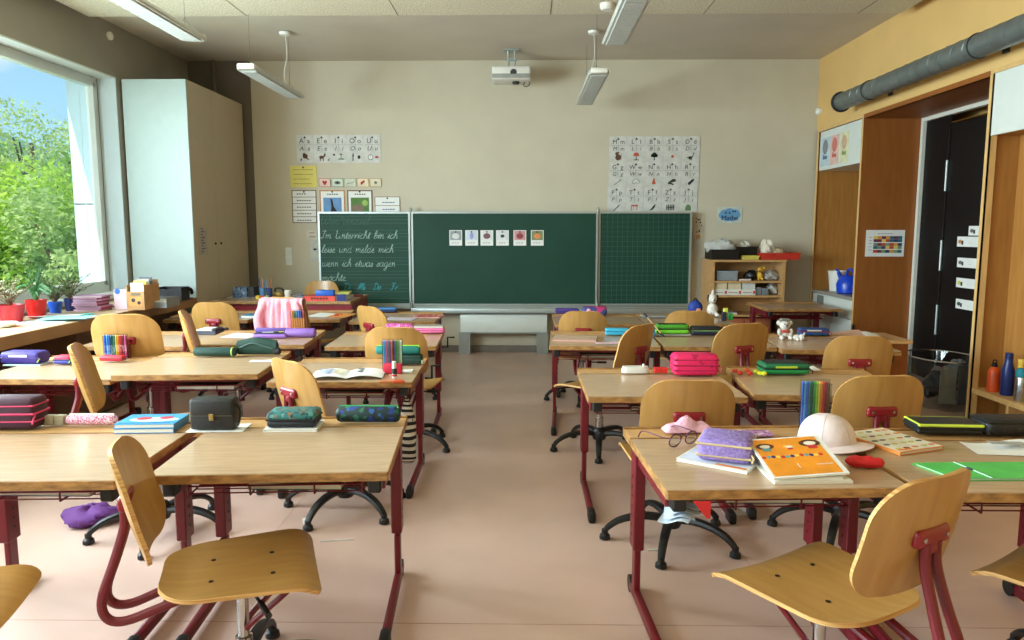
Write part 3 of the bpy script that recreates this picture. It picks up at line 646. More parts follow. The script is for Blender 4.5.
sheet('written_strip', 'two-line framed strip of writing above the left board wing', 'poster', 374.8, 400, 196.5, 213, M_paper, short, mats=[cm(70, 90, 150, .8), cm(120, 80, 60, .8)])
sheet('paper_note', 'small sketch note peeping out behind the left board edge', 'notice', 305, 316.5, 230.5, 240, cm(206, 200, 184, .8), lines(2, .01, .3, .8, .3, .7, 3), pin=False, mats=[cm(150, 90, 80)])
sheet('paper_note', 'grey sheet with a black dot pinned left of the chalkboard', 'notice', 308.5, 318.5, 241, 262, cm(196, 194, 184, .8), lambda b, w, h: b.disc(w*.5, h*.6, .02, .003, .004, 12, .6), pin=False)
def mathe(b, w, h):
    b.mi = 0
    for (cx, cy, r) in ((.3, .5, .26), (.5, .55, .3), (.7, .52, .27), (.42, .42, .26), (.62, .42, .26), (.2, .48, .17), (.82, .5, .15)): b.disc(w*cx, h*cy, h*r*1.25, .003, .0037+.0001*cx, 16, 1.0)
    b.mi = 1; b.text('Mathe', w*.5, h*.18, h*.42, .0042, 'C', 1.0, .004)
    for cx in (.35, .5, .63, .72): b.disc(w*cx, h*(.62+.1*(cx > .6)), .010, .0040, .0045)
sheet('maths_sign', 'blue cloud-shaped sign reading Mathe on the wall above the shelf', 'sign', 717.5, 742.5, 207, 223, cm(196, 204, 196, .8), mathe, mats=[cm(104, 156, 196, .8), cm(24, 50, 92, .8)], pin=False)
def confetti(seed, star):
    def f(b, w, h):
        r = random.Random(seed)
        for k in range(9): b.mi = r.choice((0, 1)); b.disc(w*(.15+.7*r.random()), h*(.35+.6*r.random()), .009, .003, .004, 7)
        if star: b.mi = 2; b.prism([(w*.5+math.cos(PI/2+k*PI/5)*(.04 if k % 2 == 0 else .017), h*.18+math.sin(PI/2+k*PI/5)*(.04 if k % 2 == 0 else .017)) for k in range(10)], .003, .004)
    return f
sheet('ladybird_card', 'narrow card with red and dark dots and a star right of the board', 'picture card', 694, 704.5, 216.5, 241, cm(200, 190, 168, .8), confetti(3, True), mats=[cm(150, 50, 40), M_ink, cm(200, 140, 70)], pin=False)
# six photo cards on the board
pics = [((150, 156, 160), (214, 216, 214), 'a pale figure on grey', 450), ((206, 214, 226), (150, 156, 206), 'a thin lilac figure', 466), ((224, 222, 222), (120, 80, 86), 'a dark curled motif', 481.3),
        ((216, 222, 222), (56, 56, 60), 'a small black shape', 497), ((206, 150, 150), (140, 60, 66), 'a red round motif', 514.5), ((120, 140, 96), (226, 140, 80), 'an orange dish on green', 532)]
for i, (c1, c2, dsc, px) in enumerate(pics):
    def draw(b, w, h, i=i):
        b.mi = 0; b.box(w*.06, w*.94, h*.36, h*.95, .003, .0036); b.mi = 1; b.disc(w*.5, h*.62, w*(.16 if i in (1, 3) else .28), .0036, .0044, 14, 1.6 if i == 1 else .8); b.mi = 2; [b.box(w*(.2+.2*k), w*(.34+.2*k), h*.16, h*.16+.006, .003, .0036) for k in range(3)]
    sheet('photo_card', 'white photo card on the green board showing %s' % dsc, 'photo card', px-1, px+11.8, 230.2, 245.6, M_paper, draw, 'row of six photo cards on the board', Y=YB-.0295, mats=[cm(*c1, .6), cm(*c2, .6), cm(130, 130, 136)])
# light switch
ls = thing('light_switch', 'double white light switch on the cream wall left of the board', 'switch', (wx(287), YW, wz(256)))
pt(MB().rbox(wx(283.5), wx(290.5), YW-.008, YW+.003, wz(265.5), wz(247.5), .004, 1), 'plate', M_plast, ls)
for (a, c) in ((249, 256), (257.5, 264.5)): pt(MB().rbox(wx(284.6), wx(289.4), YW-.014, YW-.0075, wz(c), wz(a), .002, 1), 'rocker', M_white, ls)

# side-wall papers: (x = plane, y/z by pixel)
def sheet_side(name, label, cat, X, x0, x1, zc0, zc1, m, draw=None, group=None, mats=(), face='L'):
    ya, yb2 = onx(x0, 200, X).y, onx(x1, 200, X).y; w = abs(ya-yb2); h = zc1-zc0
    o = MB().box(0, w, 0, h, 0, .003).build(name, m)
    o.matrix_world = leftT(X, max(ya, yb2), zc0) if face == 'L' else rightT(X, min(ya, yb2), zc0)
    tag(o, label, cat, group)
    if draw:
        b = MB(); draw(b, w, h); b.build('print', list(mats) or [M_ink], o, smooth=False)
    return o
for i, (bgc, c1, c2, dsc) in enumerate((((186, 204, 214), (130, 136, 140), (80, 110, 150), 'pale blue'), ((220, 184, 174), (206, 120, 110), (200, 96, 70), 'pink'), ((214, 214, 176), (206, 170, 140), (140, 156, 90), 'pale yellow'))):
    def draw(b, w, h):
        b.mi = 0; b.disc(w*.5, h*.68, w*.3, .003, .004, 12, 1.2); b.mi = 1; b.box(w*.25, w*.75, h*.25, h*.36, .003, .004); b.box(w*.3, w*.4, h*.36, h*.42, .003, .004)
    xa_ = (819, 828, 837.5)[i]
    sheet_side('picture_chart', '%s picture chart on the white flap of the corner oak cupboard' % dsc, 'poster', XR+.012, xa_, xa_+8.3, 1.98, 2.27, cm(*bgc, .7), draw, 'three charts on the white flap', mats=[cm(*c1), cm(*c2)])
# chart on the brown niche side panel (faces the viewer)
def chart(b, w, h):
    cols = [(0, (190, 70, 50)), (1, (120, 150, 110)), (2, (220, 150, 50)), (3, (50, 60, 100)), (4, (230, 200, 90)), (5, (120, 40, 70)), (6, (40, 100, 120))]
    r = random.Random(5)
    for row in range(5):
        for k in range(7):
            b.mi = r.randrange(1, 8); y = h*(.66-row*.115-(.03 if row > 1 else 0)-(.03 if row > 3 else 0)); b.box(w*(.20+k*.105), w*(.305+k*.105), y, y+h*.11, .003, .0036)
    b.mi = 0; [b.box(w*(.3+.08*k), w*(.36+.08*k), h*.85, h*.87, .003, .0036) for k in range(5)]
    [b.box(w*.08, w*.16, h*(.72-.12*k), h*(.735-.12*k), .003, .0036) for k in range(5)]
sheet('colour_chart', 'landscape chart with rows of coloured squares on the brown niche panel', 'poster', 868, 907, 230, 256.3, M_paper, chart, Y=6.9385, pin=False,
      mats=[cm(120, 116, 110), cm(190, 70, 50), cm(120, 150, 110), cm(220, 150, 50), cm(50, 60, 100), cm(226, 200, 96), cm(120, 40, 70), cm(40, 100, 120)])
# strips on the black door
def strip(words, c):
    def f(b, w, h):
        b.mi = 0; b.text(words, w*.95, h*.35, h*.42, .0036, 'R', .8); b.mi = 1
        b.disc(w*.2, h*.5, h*.3, .003, .004, 10, .7); b.mi = 2; b.box(w*.3, w*.42, h*.2, h*.6, .003, .004)
    return f
X = 3.62
for i, (px0, py0, py1, c1, dsc) in enumerate(((969.5, 226, 235.5, (110, 110, 100), 'grey ring, topmost and half hidden'), (958, 236.5, 246.5, (196, 140, 80), 'two black birds and an orange shape'), (958, 257.5, 267, (110, 110, 112), 'faint grey line drawing'), (957, 277.5, 287, (206, 206, 90), 'yellow-green drawing'), (956.5, 298.5, 308, (40, 90, 60), 'dark green blocks'))):
    p0 = onx(px0, py0, X); p1 = onx(px0, py1, X)
    yq = p0.y; w = .34
    o = MB().box(0, w, 0, p0.z-p1.z, 0, .003).build('door_strip', M_paper); o.matrix_world = leftT(X-.001, yq, p1.z)
    tag(o, 'white word strip with %s on the black door' % dsc, 'notice', 'word strips on the black door')
    b = MB(); strip('. . . .', 0)(b, w*.62, p0.z-p1.z); b.build('print', [M_ink, cm(*c1), cm(60, 60, 60)], o, smooth=False)
# vertical word strip on the corner cupboard door (faces +X)
def vert(b, w, h): b.mi = 0; [b.box(w*.3, w*(.5+.2*(k % 2)), h*(.9-.1*k), h*(.94-.1*k), .003, .004) for k in range(9)]
sheet_side('word_strip', 'narrow vertical word strip taped on the corner cupboard door', 'notice', -2.975, 196.5, 205, 1.10, 1.36, cm(176, 166, 158, .8), vert, mats=[cm(90, 80, 110)], face='R')

# ================================================================== CHAIRS
SEAT = .375
def outline_hw(v, L, W0, W1, r0, r1):
    """half width of a rounded board at position v (-1..1): W0,r0 at v=-1, W1,r1 at v=+1"""
    s = v*L; W = W0+(W1-W0)*(v+1)/2
    for end, r in ((-1, r0), (1, r1)):
        d = L-end*s
        if d < r: W = W-r+math.sqrt(max(0, r*r-(r-d)**2))
    return W
def nonlin(v): return math.sin(v*PI/2)*.55+v*.45 if abs(v) < 1 else v
def seat_fn(u, v):
    v = nonlin(nonlin(v)); s = v*.205; W = outline_hw(v, .205, .18, .212, .11, .035); x = u*W
    z = SEAT+.012*(x/.19)**2-.006
    if s > .13: z -= .026*((s-.13)/.075)**2
    if s < -.12: z += .012*((-.12-s)/.075)**2
    return (x, s, z)
def back_fn(u, v):
    v = nonlin(nonlin(v)); L = .148; W = outline_hw(v, L, .184, .178, .085, .105); x = u*W
    y = -.232-.036*(v+1)+.040*(x/.18)**2-.006*math.cos(v*PI/2)
    return (x, y, .612+v*L)
chair_proto = []
def make_chair(label):
    t = thing('school_chair', label, 'chair', (0, 0, 0), 0, 'wooden swivel chairs at the desks')
    b = MB(); b.shell(seat_fn, 14, 22, .011, 1); s = b.build('seat', [M_ply, M_plyedge], t, ang=50)
    for x in (-.07, .07):
        for y in (-.075, .085): MB().disc(0, 0, .0065, 0, .0022).build('screw', M_blk, s, loc=(x, y, SEAT+.0005))
    b = MB(); b.shell(back_fn, 14, 22, .011, 1); b.build('backrest', [M_ply, M_plyedge], t, ang=50)
    b = MB(); b.rbox(-.062, .062, -.292, -.266, .590, .634, .012, 3); b.rbox(-.028, .028, -.291, -.272, .57, .60, .008, 2)
    k = b.build('bracket', M_redbr, t)
    for x in (-.042, .042): MB().disc(0, 0, .006, 0, .003).build('rivet', M_chrome, k, loc=(x, -.292, .612), rot=(PI/2, 0, 0))
    for sg in (-1, 1):
        P = catmull([(sg*.019, -.282, .60), (sg*.021, -.284, .54), (sg*.026, -.312, .45), (sg*.036, -.345, .355), (sg*.044, -.335, .305), (sg*.05, -.29, .292), (sg*.055, -.20, .318), (sg*.06, -.08, .35), (sg*.06, .08, .352)], 5)
        MB().tube(P, .0125, 10).build('spine_tube', M_red, t)
        MB().tube(catmull([(sg*.06, .10, .352), (sg*.06, .145, .345), (sg*.05, .125, .31), (sg*.03, .03, .225), (sg*.02, .01, .20)], 5), .0085, 8).build('strut', M_red, t)
    b = MB(); b.box(-.075, .075, -.06, -.045, .354, .366); b.box(-.075, .075, .08, .095, .354, .366); b.build('seat_bearer', M_red, t)
    b = MB(); b.lathe([(.024, .09), (.024, .17), (.0165, .172), (.0165, .30), (.026, .302), (.026, .345)], 14); b.build('gas_column', M_chrome, t)
    MB().tube([(.02, .02, .325), (.12, .05, .318)], .005, 6).tube([(.12, .05, .318), (.19, .07, .314)], .009, 8).build('height_lever', M_blk, t)
    hub = MB().lathe([(.035, .062), (.042, .075), (.042, .115), (.03, .135), (.024, .138)], 16).build('hub', M_blk, t)
    for i in range(5):
        a = i*2*PI/5
        b = MB(); sec = []; pr = [(.03, .098, .022, .016), (.10, .108, .021, .015), (.17, .102, .019, .013), (.23, .083, .017, .011), (.27, .055, .014, .010), (.285, .034, .012, .009)]
        cr_ = catmull([(p[0], p[1], 0) for p in pr], 3); vs_ = []; n = 8
        for j, p in enumerate(cr_):
            f = j/(len(cr_)-1); wv = .023-.009*f; hv = .017-.007*f
            t_ = (cr_[min(j+1, len(cr_)-1)]-cr_[max(j-1, 0)]).normalized(); nx = Vector((-t_.y, t_.x, 0))
            for kk in range(n):
                an = 2*PI*kk/n; ca, sa = math.cos(an), math.sin(an); ca = math.copysign(abs(ca)**.7, ca); sa = math.copysign(abs(sa)**.7, sa)
                vs_.append((p.x+nx.x*sa*hv, ca*wv, p.y+nx.y*sa*hv))
        m_ = len(cr_); fs = [(q*n+kk, q*n+(kk+1) % n, (q+1)*n+(kk+1) % n, (q+1)*n+kk) for q in range(m_-1) for kk in range(n)]+[tuple(range(n-1, -1, -1)), tuple((m_-1)*n+kk for kk in range(n))]
        b.add(vs_, fs); lg = b.build('leg', M_blk, t, rot=(0, 0, a))
        MB().lathe([(.017, .0), (.024, .004), (.022, .02), (.014, .028), (.014, .045)], 12, (.284, 0, 0)).build('glide', M_blk, lg)
    return t
chairs = []
def chair(x, y, deg, label, base=0, dz=0):
    if not chairs: c = make_chair(label)
    else: c = copy_tree(chairs[0]); c['label'] = label
    c.location = (x, y, 0); c.rotation_euler = (0, 0, math.radians(deg))
    chairs.append(c)
    for ch in c.children:
        n = ch.name.split('.')[0]
        if n == 'leg': ch.rotation_euler.z += math.radians(base)
        elif dz and n in ('gas_column',): ch.location.z = dz; ch.location.z = max(dz, 0)
        elif dz and n not in ('hub',): ch.location.z = dz
    return c
# deg = direction the sitter faces, turned from +Y counter-clockwise
CH = [
 # x, y, deg, base rotation, dz, label
 (-.80, 1.985, -70, 20, .0, 'wooden chair at the front left, turned sideways with its seat towards the aisle'),
 (.788, 1.872, 30, 10, .02, 'large wooden chair at the front right with its back to the viewer'),
 (-1.51, 1.73, -76, 0, .0, 'wooden chair cut off at the bottom left corner of the picture'),
 (1.54, 1.96, 35, 30, .0, 'wooden chair cut off at the right edge of the picture'),
 (-.85, 3.40, -42, 54, .0, 'wooden chair with bright red bracket left of the teal pencil case'),
 (-1.60, 3.12, -66, 40, .09, 'brown-backed wooden chair left behind the flat pinkish pencil case'),
 (.635, 3.06, 0, 15, .0, 'wooden chair behind the violet pencil case on the front right desks'),
 (1.40, 3.16, 3, 0, .0, 'wooden chair behind the white cap and the felt pens'),
 (-2.30, 4.44, 4, 0, .06, 'wooden chair with the clear pen box leaning before it near the window bench'),
 (-1.75, 4.42, -70, 30, .09, 'narrow-seen wooden chair with red bracket left of the dark green pencil case'),
 (-.72, 4.43, -3, 30, .02, 'wooden chair seen behind the upright pen box and glue stick'),
 (-2.37, 5.88, -3, 0, .02, 'wooden chair behind the black and white folder on the window side'),
 (-1.78, 5.88, -12, 0, .06, 'wooden chair with a pink jacket hung over it'),
 (-.98, 5.72, -42, 20, .0, 'pale wooden chair with red bracket behind the pink glitter pencil case'),
 (.46, 4.40, 50, 50, .03, 'turned wooden chair behind the white flat case on the right desks'),
 (1.14, 4.38, 20, 20, .05, 'turned wooden chair behind the hot-pink pencil case'),
 (1.84, 4.26, -4, 0, .0, 'wooden chair between the green pencil case and the brown panel'),
 (.46, 5.75, -4, 30, -.03, 'wooden chair in the rear right row behind the brown notebook'),
 (1.24, 5.70, -4, 10, -.02, 'wooden chair in the rear right row behind the lime and black pencil cases'),
 (-2.12, 7.42, 178, 0, .04, 'pale wooden chair standing behind the teacher table before the board'),
]
for (x, y, d, bs, dz, lb) in CH:
    c = chair(x, y, d, lb, bs, dz)
    if 'clear pen box' in lb: c.scale = (1.08, 1.08, 1.04)

# ================================================================== DESKS
HB = .60; DW = .70; DD = .66
def make_desk(label):
    t = thing('school_desk', label, 'desk', (0, 0, 0), 0, 'height-adjustable school desks')
    # origin: floor under the middle of the front edge; desk reaches to +Y
    w = DW/2
    b = MB(); b.prism([(-w, .004), (-w+.004, 0), (w-.004, 0), (w, .004), (w, .518), (-w, .518)], HB-.027, HB-.0015)
    b.mi = 1; b.prism([(-w+.002, .004), (w-.002, .004), (w-.002, .517), (-w+.002, .517)], HB-.0016, HB)
    b.build('table_top', [M_edge, M_top], t)
    b = MB(); b.box(-w-.0, w+.0, .532, DD, HB-.027, HB-.002); b.mi = 1; b.box(-w+.002, w-.002, .534, .645, HB-.0021, HB); b.mi = 0; b.box(-w, w, .6455, DD, HB-.002, HB+.006)
    b.build('rear_ledge', [M_edge, M_strip], t)
    for sg in (-1, 1):
        x = sg*(w-.032)
        b = MB(); b.rbox(x-.019, x+.019, .495, .567, .20, HB-.03, .004, 1)
        b.mi = 1
        for k in range(7): b.tube([(x-.0202, .5325, .25+k*.035), (x+.0202, .5325, .25+k*.035)], .0055, 8)
        b.build('leg', [M_red, M_blk], t)
        MB().rbox(x-.011, x+.011, .508, .557, .035, .2, .004, 1).build('lower_leg', M_red, t)
        f = MB().rbox(x-.014, x+.014, .09, .59, .012, .05, .010, 2).build('foot', M_red, t)
        MB().rbox(x-.017, x+.017, .045, .13, .0, .052, .010, 2).build('foot_cap', M_blk, f)
        MB().tube([(x-sg*.016, .598, .032), (x+sg*.012, .598, .032)], .032, 14).build('roller', M_blk, f)
        MB().box(x-.010, x+.010, .10, .494, HB-.085, HB-.026).build('side_arm', M_red, t)
        MB().rbox(x-sg*.015-.02, x-sg*.015+.02, .035, .085, HB-.078, HB-.0275, .005, 1).build('hinge_block', M_blk, t)
    MB().box(-w+.05, w-.05, .485, .51, HB-.085, HB-.035).build('crossbar', M_red, t)
    MB().box(-w+.05, w-.05, .09, .105, HB-.055, HB-.027).build('front_rail', M_red, t)
    b = MB()
    for k in range(9): y = .17+k*.04; b.tube([(-w+.06, y, HB-.115), (w-.10, y, HB-.115)], .0025, 5)
    for x in (-w+.06, -.1, .1, w-.10): b.tube([(x, .15, HB-.085), (x, .15, HB-.115), (x, .51, HB-.115), (x, .51, HB-.085)], .0035, 5)
    b.tube([(-w+.06, .15, HB-.085), (w-.10, .15, HB-.085)], .0035, 5)
    for x in (-w+.06, w-.10): b.tube([(x, .15, HB-.085), (x, .15, HB-.03)], .0035, 5); b.tube([(x, .50, HB-.085), (x, .50, HB-.03)], .0035, 5)
    b.build('book_rack', M_red, t)
    return t
desks = []
def desk(x, y, h, label, deg=0, crank=False):
    """x,y = left front corner"""
    if not desks: d = make_desk(label)
    else: d = copy_tree(desks[0]); d['label'] = label
    a = math.radians(deg); d.location = (x+DW/2*math.cos(a), y+DW/2*math.sin(a), 0); d.rotation_euler = (0, 0, a)
    for ch in d.children:
        if ch.name.split('.')[0] not in ('lower_leg', 'foot'): ch.location.z = h-HB
    desks.append(d)
    if crank:
        k = MB().tube([(.34, .60, h-.10), (.38, .60, h-.10), (.38, .60, h-.03), (.43, .60, h-.03)], .007, 6); k.build('crank', M_blk, d)
    return d
DK = [
 ('L1a', -1.89, 2.035, .597, 'school desk at the left picture edge in the front row, burgundy pencil case on it'),
 ('L1b', -1.10, 2.07, .61, 'front left school desk beside the aisle with the black satchel case on it'),
 ('L2a', -2.72, 3.52, .60, 'second-row school desk at the left picture edge with a purple case on a booklet'),
 ('L2b', -1.99, 3.47, .63, 'second-row school desk holding two dark green cases'),
 ('L2c', -1.235, 3.47, .60, 'second-row school desk beside the aisle with an open book on it'),
 ('L3a', -2.81, 4.56, .60, 'third-row school desk near the window bench'),
 ('L3b', -2.06, 4.47, .62, 'third-row school desk with the two lilac cases'),
 ('L3c', -1.25, 4.57, .60, 'third-row school desk beside the aisle with pink pencil cases'),
 ('L4a', -2.95, 5.95, .60, 'rear school desk near the window bench with a peach book'),
 ('L4b', -2.21, 5.98, .60, 'rear school desk with white and orange papers'),
 ('L4c', -1.41, 5.88, .60, 'rear school desk left of the aisle with papers and a red patterned book'),
 ('R1a', 0.4, 2, .60, 'front right school desk beside the aisle with glasses and the orange book'),
 ('R1b', 1.115, 1.995, .60, 'front right school desk with the green folder'),
 ('R2a', 0.28, 3.18, .60, 'second-row right school desk beside the aisle with the hot-pink case'),
 ('R2b', 1.02, 3.24, .60, 'second-row right school desk with the green pencil case'),
 ('R3a', 0.16, 4.63, .60, 'third-row right school desk beside the aisle with a brown notebook'),
 ('R3b', 0.882, 4.61, .60, 'third-row right school desk with lime and black cases'),
 ('R3c', 1.58, 4.5, .60, 'third-row right school desk with the grey toy bear'),
 ('R4a', 0.245, 5.73, .60, 'rear right school desk beside the aisle with a purple case'),
 ('R4b', 0.955, 5.75, .60, 'rear right school desk with a grey tray'),
 ('R5', 2.27, 6.90, .60, 'school desk in the far right corner before the shelf'),
]
DH = {}
DROT = {'L1a': 2.5, 'L1b': 4, 'L2a': 0, 'L2b': 4, 'L2c': 1, 'L3a': 0, 'L3b': 4, 'L3c': 2, 'L4b': 3, 'R1a': 3, 'R1b': 0, 'R2a': 0, 'R2b': -5, 'R3a': -3, 'R3b': -2, 'R3c': -5, 'R5': 0}
for i, (n, x, y, h, lb) in enumerate(DK):
    desk(x, y, h, lb, DROT.get(n, 0), crank=n in ('L2c', 'L3c')); DH[n] = h
# teacher's table in front of the board
tt = thing('teacher_table', 'wide table with bright red frame before the left part of the board, crowded with books', 'table', (-2.27, 6.86, 0))
TZ = .665; b = MB(); b.box(-.695, .65, 0, .80, TZ-.025, TZ); b.build('table_top', [M_edge], tt); MB().box(-.693, .648, .002, .798, TZ, TZ+.0015).build('surface', M_top, tt)
b = MB(); b.box(-.65, .65, .04, .07, TZ-.10, TZ-.026); b.box(-.65, .65, .73, .76, TZ-.10, TZ-.026); b.box(-.65, -.62, .07, .73, TZ-.10, TZ-.026); b.box(.62, .65, .07, .73, TZ-.10, TZ-.026); b.build('frame', M_redbr, tt)
for x in (-.65, .61):
    for y in (.03, .73): MB().rbox(x, x+.04, y, y+.04, 0, TZ-.1, .006, 2).build('leg', M_redbr, tt)
# ---- shelf right of the board
sx0, sx1 = ony(710.5, 280, 7.62).x, ony(785, 280, 7.62).x
sh = thing('open_bookcase', 'low beech bookcase with baskets on top right of the board', 'bookcase', ((sx0+sx1)/2, 7.8, 0))
szt = ony(740, 262, 7.62).z; s1 = ony(740, 281, 7.62).z; s2 = ony(740, 295.5, 7.62).z; s3 = .46; s4 = .27
pt(MB().box(sx0, sx0+.04, 7.62, 8.0, 0, szt), 'side_panel', M_strip, sh); pt(MB().box(sx1-.03, sx1, 7.62, 8.0, 0, szt), 'side_panel', M_strip, sh)
pt(MB().box(sx0-.01, sx1+.01, 7.61, 8.0, szt, szt+.022), 'top_panel', M_strip, sh); pt(MB().box(sx0+.04, sx1-.03, 7.985, 8.0, .02, szt), 'back_panel', M_strip, sh)
for z in (s1, s2, s3, s4, .04): pt(MB().box(sx0+.041, sx1-.031, 7.625, 7.984, z-.02, z), 'shelf', M_strip, sh)

# ================================================================== THINGS ON THE DESKS
def pencil_case(label, c, w, d, h, deg, body, zipc, lid=None, layers=1, r=.02, tab=None, name='pencil_case', group=None, front=True, patch=None, seam=True):
    """c: middle of the front lower edge"""
    a = math.radians(deg); t = thing(name, label, 'pencil case', c, a, group)
    hh = h/layers
    if layers > 1: MB().rbox(-w/2, w/2, 0, d, .0005, h, r, 3).build('body', body, t)
    for k in range(layers):
        z0 = k*hh
        if layers > 1: pass
        elif lid is not None:
            MB().rbox(-w/2, w/2, 0, d, z0+.0005, z0+hh*.55, r, 3).build('body', body, t)
            MB().rbox(-w/2, w/2, 0, d, z0+hh*.45, z0+hh, r, 3).build('lid', lid, t)
        else: MB().rbox(-w/2, w/2, 0, d, z0+.0005, z0+hh, r, 3).build('body', body, t)
        MB().rbox(-w/2-.002, w/2+.002, -.002, d+.002, z0+hh*.46, z0+hh*.46+.007, .003, 1).build('zipper', zipc, t)
    if layers > 1 and seam: MB().rbox(-w/2-.0035, w/2+.0035, -.0035, d+.0035, h*.5-.004, h*.5+.004, .003, 1).build('seam', zipc, t)
    q = MB(); q.tube([(w/2, .01, h*.45), (w/2+.008, -.012, h*.40), (w/2+.004, -.018, h*.22)], .003, 5); q.build('zip_pull', tab or zipc, t)
    if patch: MB().rbox(-w*.25, w*.22, -.003, .001, h*.60, h*.78, .001, 1).build('label_patch', patch, t)
    return t
def roll_case(label, c, w, r, deg, body, zipc, name='pencil_case', sq=1.0, group=None, cap=None):
    a = math.radians(deg); t = thing(name, label, 'pencil case', c, a, group)
    b = MB(); n = 14; xs = [-w/2, -w/2+r*.15, -w/2+r*.5, w/2-r*.5, w/2-r*.15, w/2]; rs = [r*.55, r*.85, r, r, r*.85, r*.55]
    b.tube([(x, r, r*sq) for x in xs], rs, n); 
    for i in range(len(b.v)): b.v[i].z = r*sq+(b.v[i].z-r*sq)*sq
    b.build('body', body, t, ang=60)
    MB().tube([(-w/2+r*.3, r, 2*r*sq*1.0), (w/2-r*.3, r, 2*r*sq*1.0)], .004, 6).build('zipper', zipc, t)
    MB().tube([(w/2-r*.3, r, 2*r*sq), (w/2-.005, r-.01, 2*r*sq*.9)], .0028, 5).build('zip_pull', zipc, t)
    return t
def book(label, c, w, d, h, deg, cover, pages=None, cat='book', name='book', group=None, art=None, spine='L', back=None):
    a = math.radians(deg); t = thing(name, label, cat, c, a, group); th = .0018
    b = MB(); b.box(-w/2, w/2, 0, d, 0, th); b.box(-w/2, w/2, 0, d, h-th, h)
    if spine == 'L': b.box(-w/2, -w/2+th, 0, d, th, h-th)
    elif spine == 'R': b.box(w/2-th, w/2, 0, d, th, h-th)
    elif spine == 'F': b.box(-w/2, w/2, 0, th, th, h-th)
    b.build('cover', cover, t)
    MB().box(-w/2+.003, w/2-.003, .003, d-.003, th, h-th).build('pages', pages or M_pages, t)
    if art:
        q = MB(); q.T = Matrix.Translation((-w/2, 0, h)); m = art(q, w, d); q.build('cover_print', m, t, smooth=False)
    return t
def sheet_flat(label, c, w, d, deg, m, name='paper_sheet', group=None, curl=.004, cat='paper', art=None):
    a = math.radians(deg); o = MB(); rr = random.Random(int(abs(c[0]*1000+c[1]*777)))
    ph = rr.random()*6
    o.shell(lambda u, v: (u*w/2, (v+1)*d/2, .0012+curl*(.5+.5*math.sin(u*2.2+ph))*(.5+.5*v)), 8, 6, .0006)
    o = o.build(name, m, loc=c, rot=(0, 0, a)); tag(o, label, cat, group)
    if art: q = MB(); q.T = Matrix.Translation((-w/2, 0, .0022+curl)); mm = art(q, w, d); q.build('print', mm, o, smooth=False)
    return o
PENC = {'blue': (30, 90, 200), 'light blue': (70, 160, 220), 'dark blue': (20, 50, 130), 'teal': (20, 120, 120), 'dark green': (24, 84, 52), 'green': (50, 150, 60), 'light green': (140, 190, 60),
        'yellow': (236, 200, 50), 'orange': (236, 130, 40), 'red': (200, 40, 40), 'dark red': (130, 30, 36), 'brown': (110, 70, 40), 'pink': (226, 90, 150), 'violet': (110, 70, 160), 'grey': (130, 134, 140), 'white': (226, 226, 220), 'black': (34, 34, 38)}
def pens(where, c, w, d, h, deg, cols, base=None, base_h=.0, body=None, flip=False, tilt=0, hexa=False, opener=None):
    """clear upright case with a row of pens standing in it"""
    a = math.radians(deg); t = thing('pen_box', 'clear upright pen box '+where, 'pen box', c, a, None)
    th = .0015; b = MB(); b.box(-w/2, w/2, 0, th, 0, h*.93); b.box(-w/2, w/2, d-th, d, 0, h); b.box(-w/2, -w/2+th, th, d-th, 0, h*.93); b.box(w/2-th, w/2, th, d-th, 0, h*.93); b.box(-w/2+th, w/2-th, th, d-th, 0, th)
    b.build('box', M_clear, t)
    if base: MB().rbox(-w/2-.002, w/2+.002, -.002, d+.002, .0, base_h, .003, 1).build('base', base, t) if not opener else None
    n = len(cols); R = Matrix.Rotation(a, 4, 'Z'); seen = {}
    rad = (w-.008)/n/2*.94
    for i, cn in enumerate(cols):
        x = -w/2+.004+(i+.5)*(w-.008)/n; rgb = PENC[cn]
        p = Vector(c)+R @ Vector((x, d/2, th+.001+(base_h if base else 0)))
        H = h-.01-(base_h if base else 0)
        o = thing('felt_pen', '', 'pen', p, a, 'pens in the box '+where)
        bodym = body or cm(*rgb, .4)
        MB().lathe([(rad*.8, 0), (rad, .004), (rad, H*.62)], 6 if hexa else 10).build('barrel', bodym, o)
        MB().lathe([(rad*1.02, H*.62), (rad*1.02, H*.97), (rad*.7, H)], 10).build('cap', cm(*rgb, .35), o)
        o['label'] = '%s pen, %s from left in the box %s' % (cn, ('first', 'second', 'third', 'fourth', 'fifth', 'sixth', 'seventh', 'eighth', 'ninth', 'tenth', 'eleventh', 'twelfth', 'thirteenth', 'fourteenth')[i], where)
    return t
def at(x0, x1, py, desk_, dz=0):
    z = DH[desk_]+.0006+dz; c, w = slot(x0, x1, py, z); return c, w
GL = lambda n, b, ds, s=60: spotted(n, b, ds, s)

# ---------------- front left desks
c, w = at(-8, 44, 432, 'L1a'); c.z += .006
pencil_case('burgundy double pencil case with pink zips at the left edge of the front row', c+Vector((-.05, 0, 0)), .215, .10, .115, 3, mat('burgundy_cloth', (62, 22, 42), .7), cm(206, 50, 96), cm(58, 26, 50), layers=2, r=.018)
c, w = at(43, 64, 427, 'L1a'); c.z += .006
for k in range(2):
    o = MB().rbox(-.0185, .0185, 0, .03, 0, .036, .004, 2).build('block_eraser', cm(176, 170, 150, .7), loc=c+Vector(((k-.5)*.039, .0, 0))); tag(o, ('left' if k == 0 else 'right')+' of the two pale grey blocks beside the burgundy pencil case', 'eraser', None, 'grey blocks')
c, w = at(64, 113, 428, 'L1a'); c.z += .006
roll_case('flat pinkish glittery pencil case on the front left desk', c, w, .026, 0, GL('pink_glitter_soft', (210, 160, 176), [(170, 70, 110), (236, 210, 216), (200, 120, 150)], 220), cm(226, 214, 210), sq=.75)
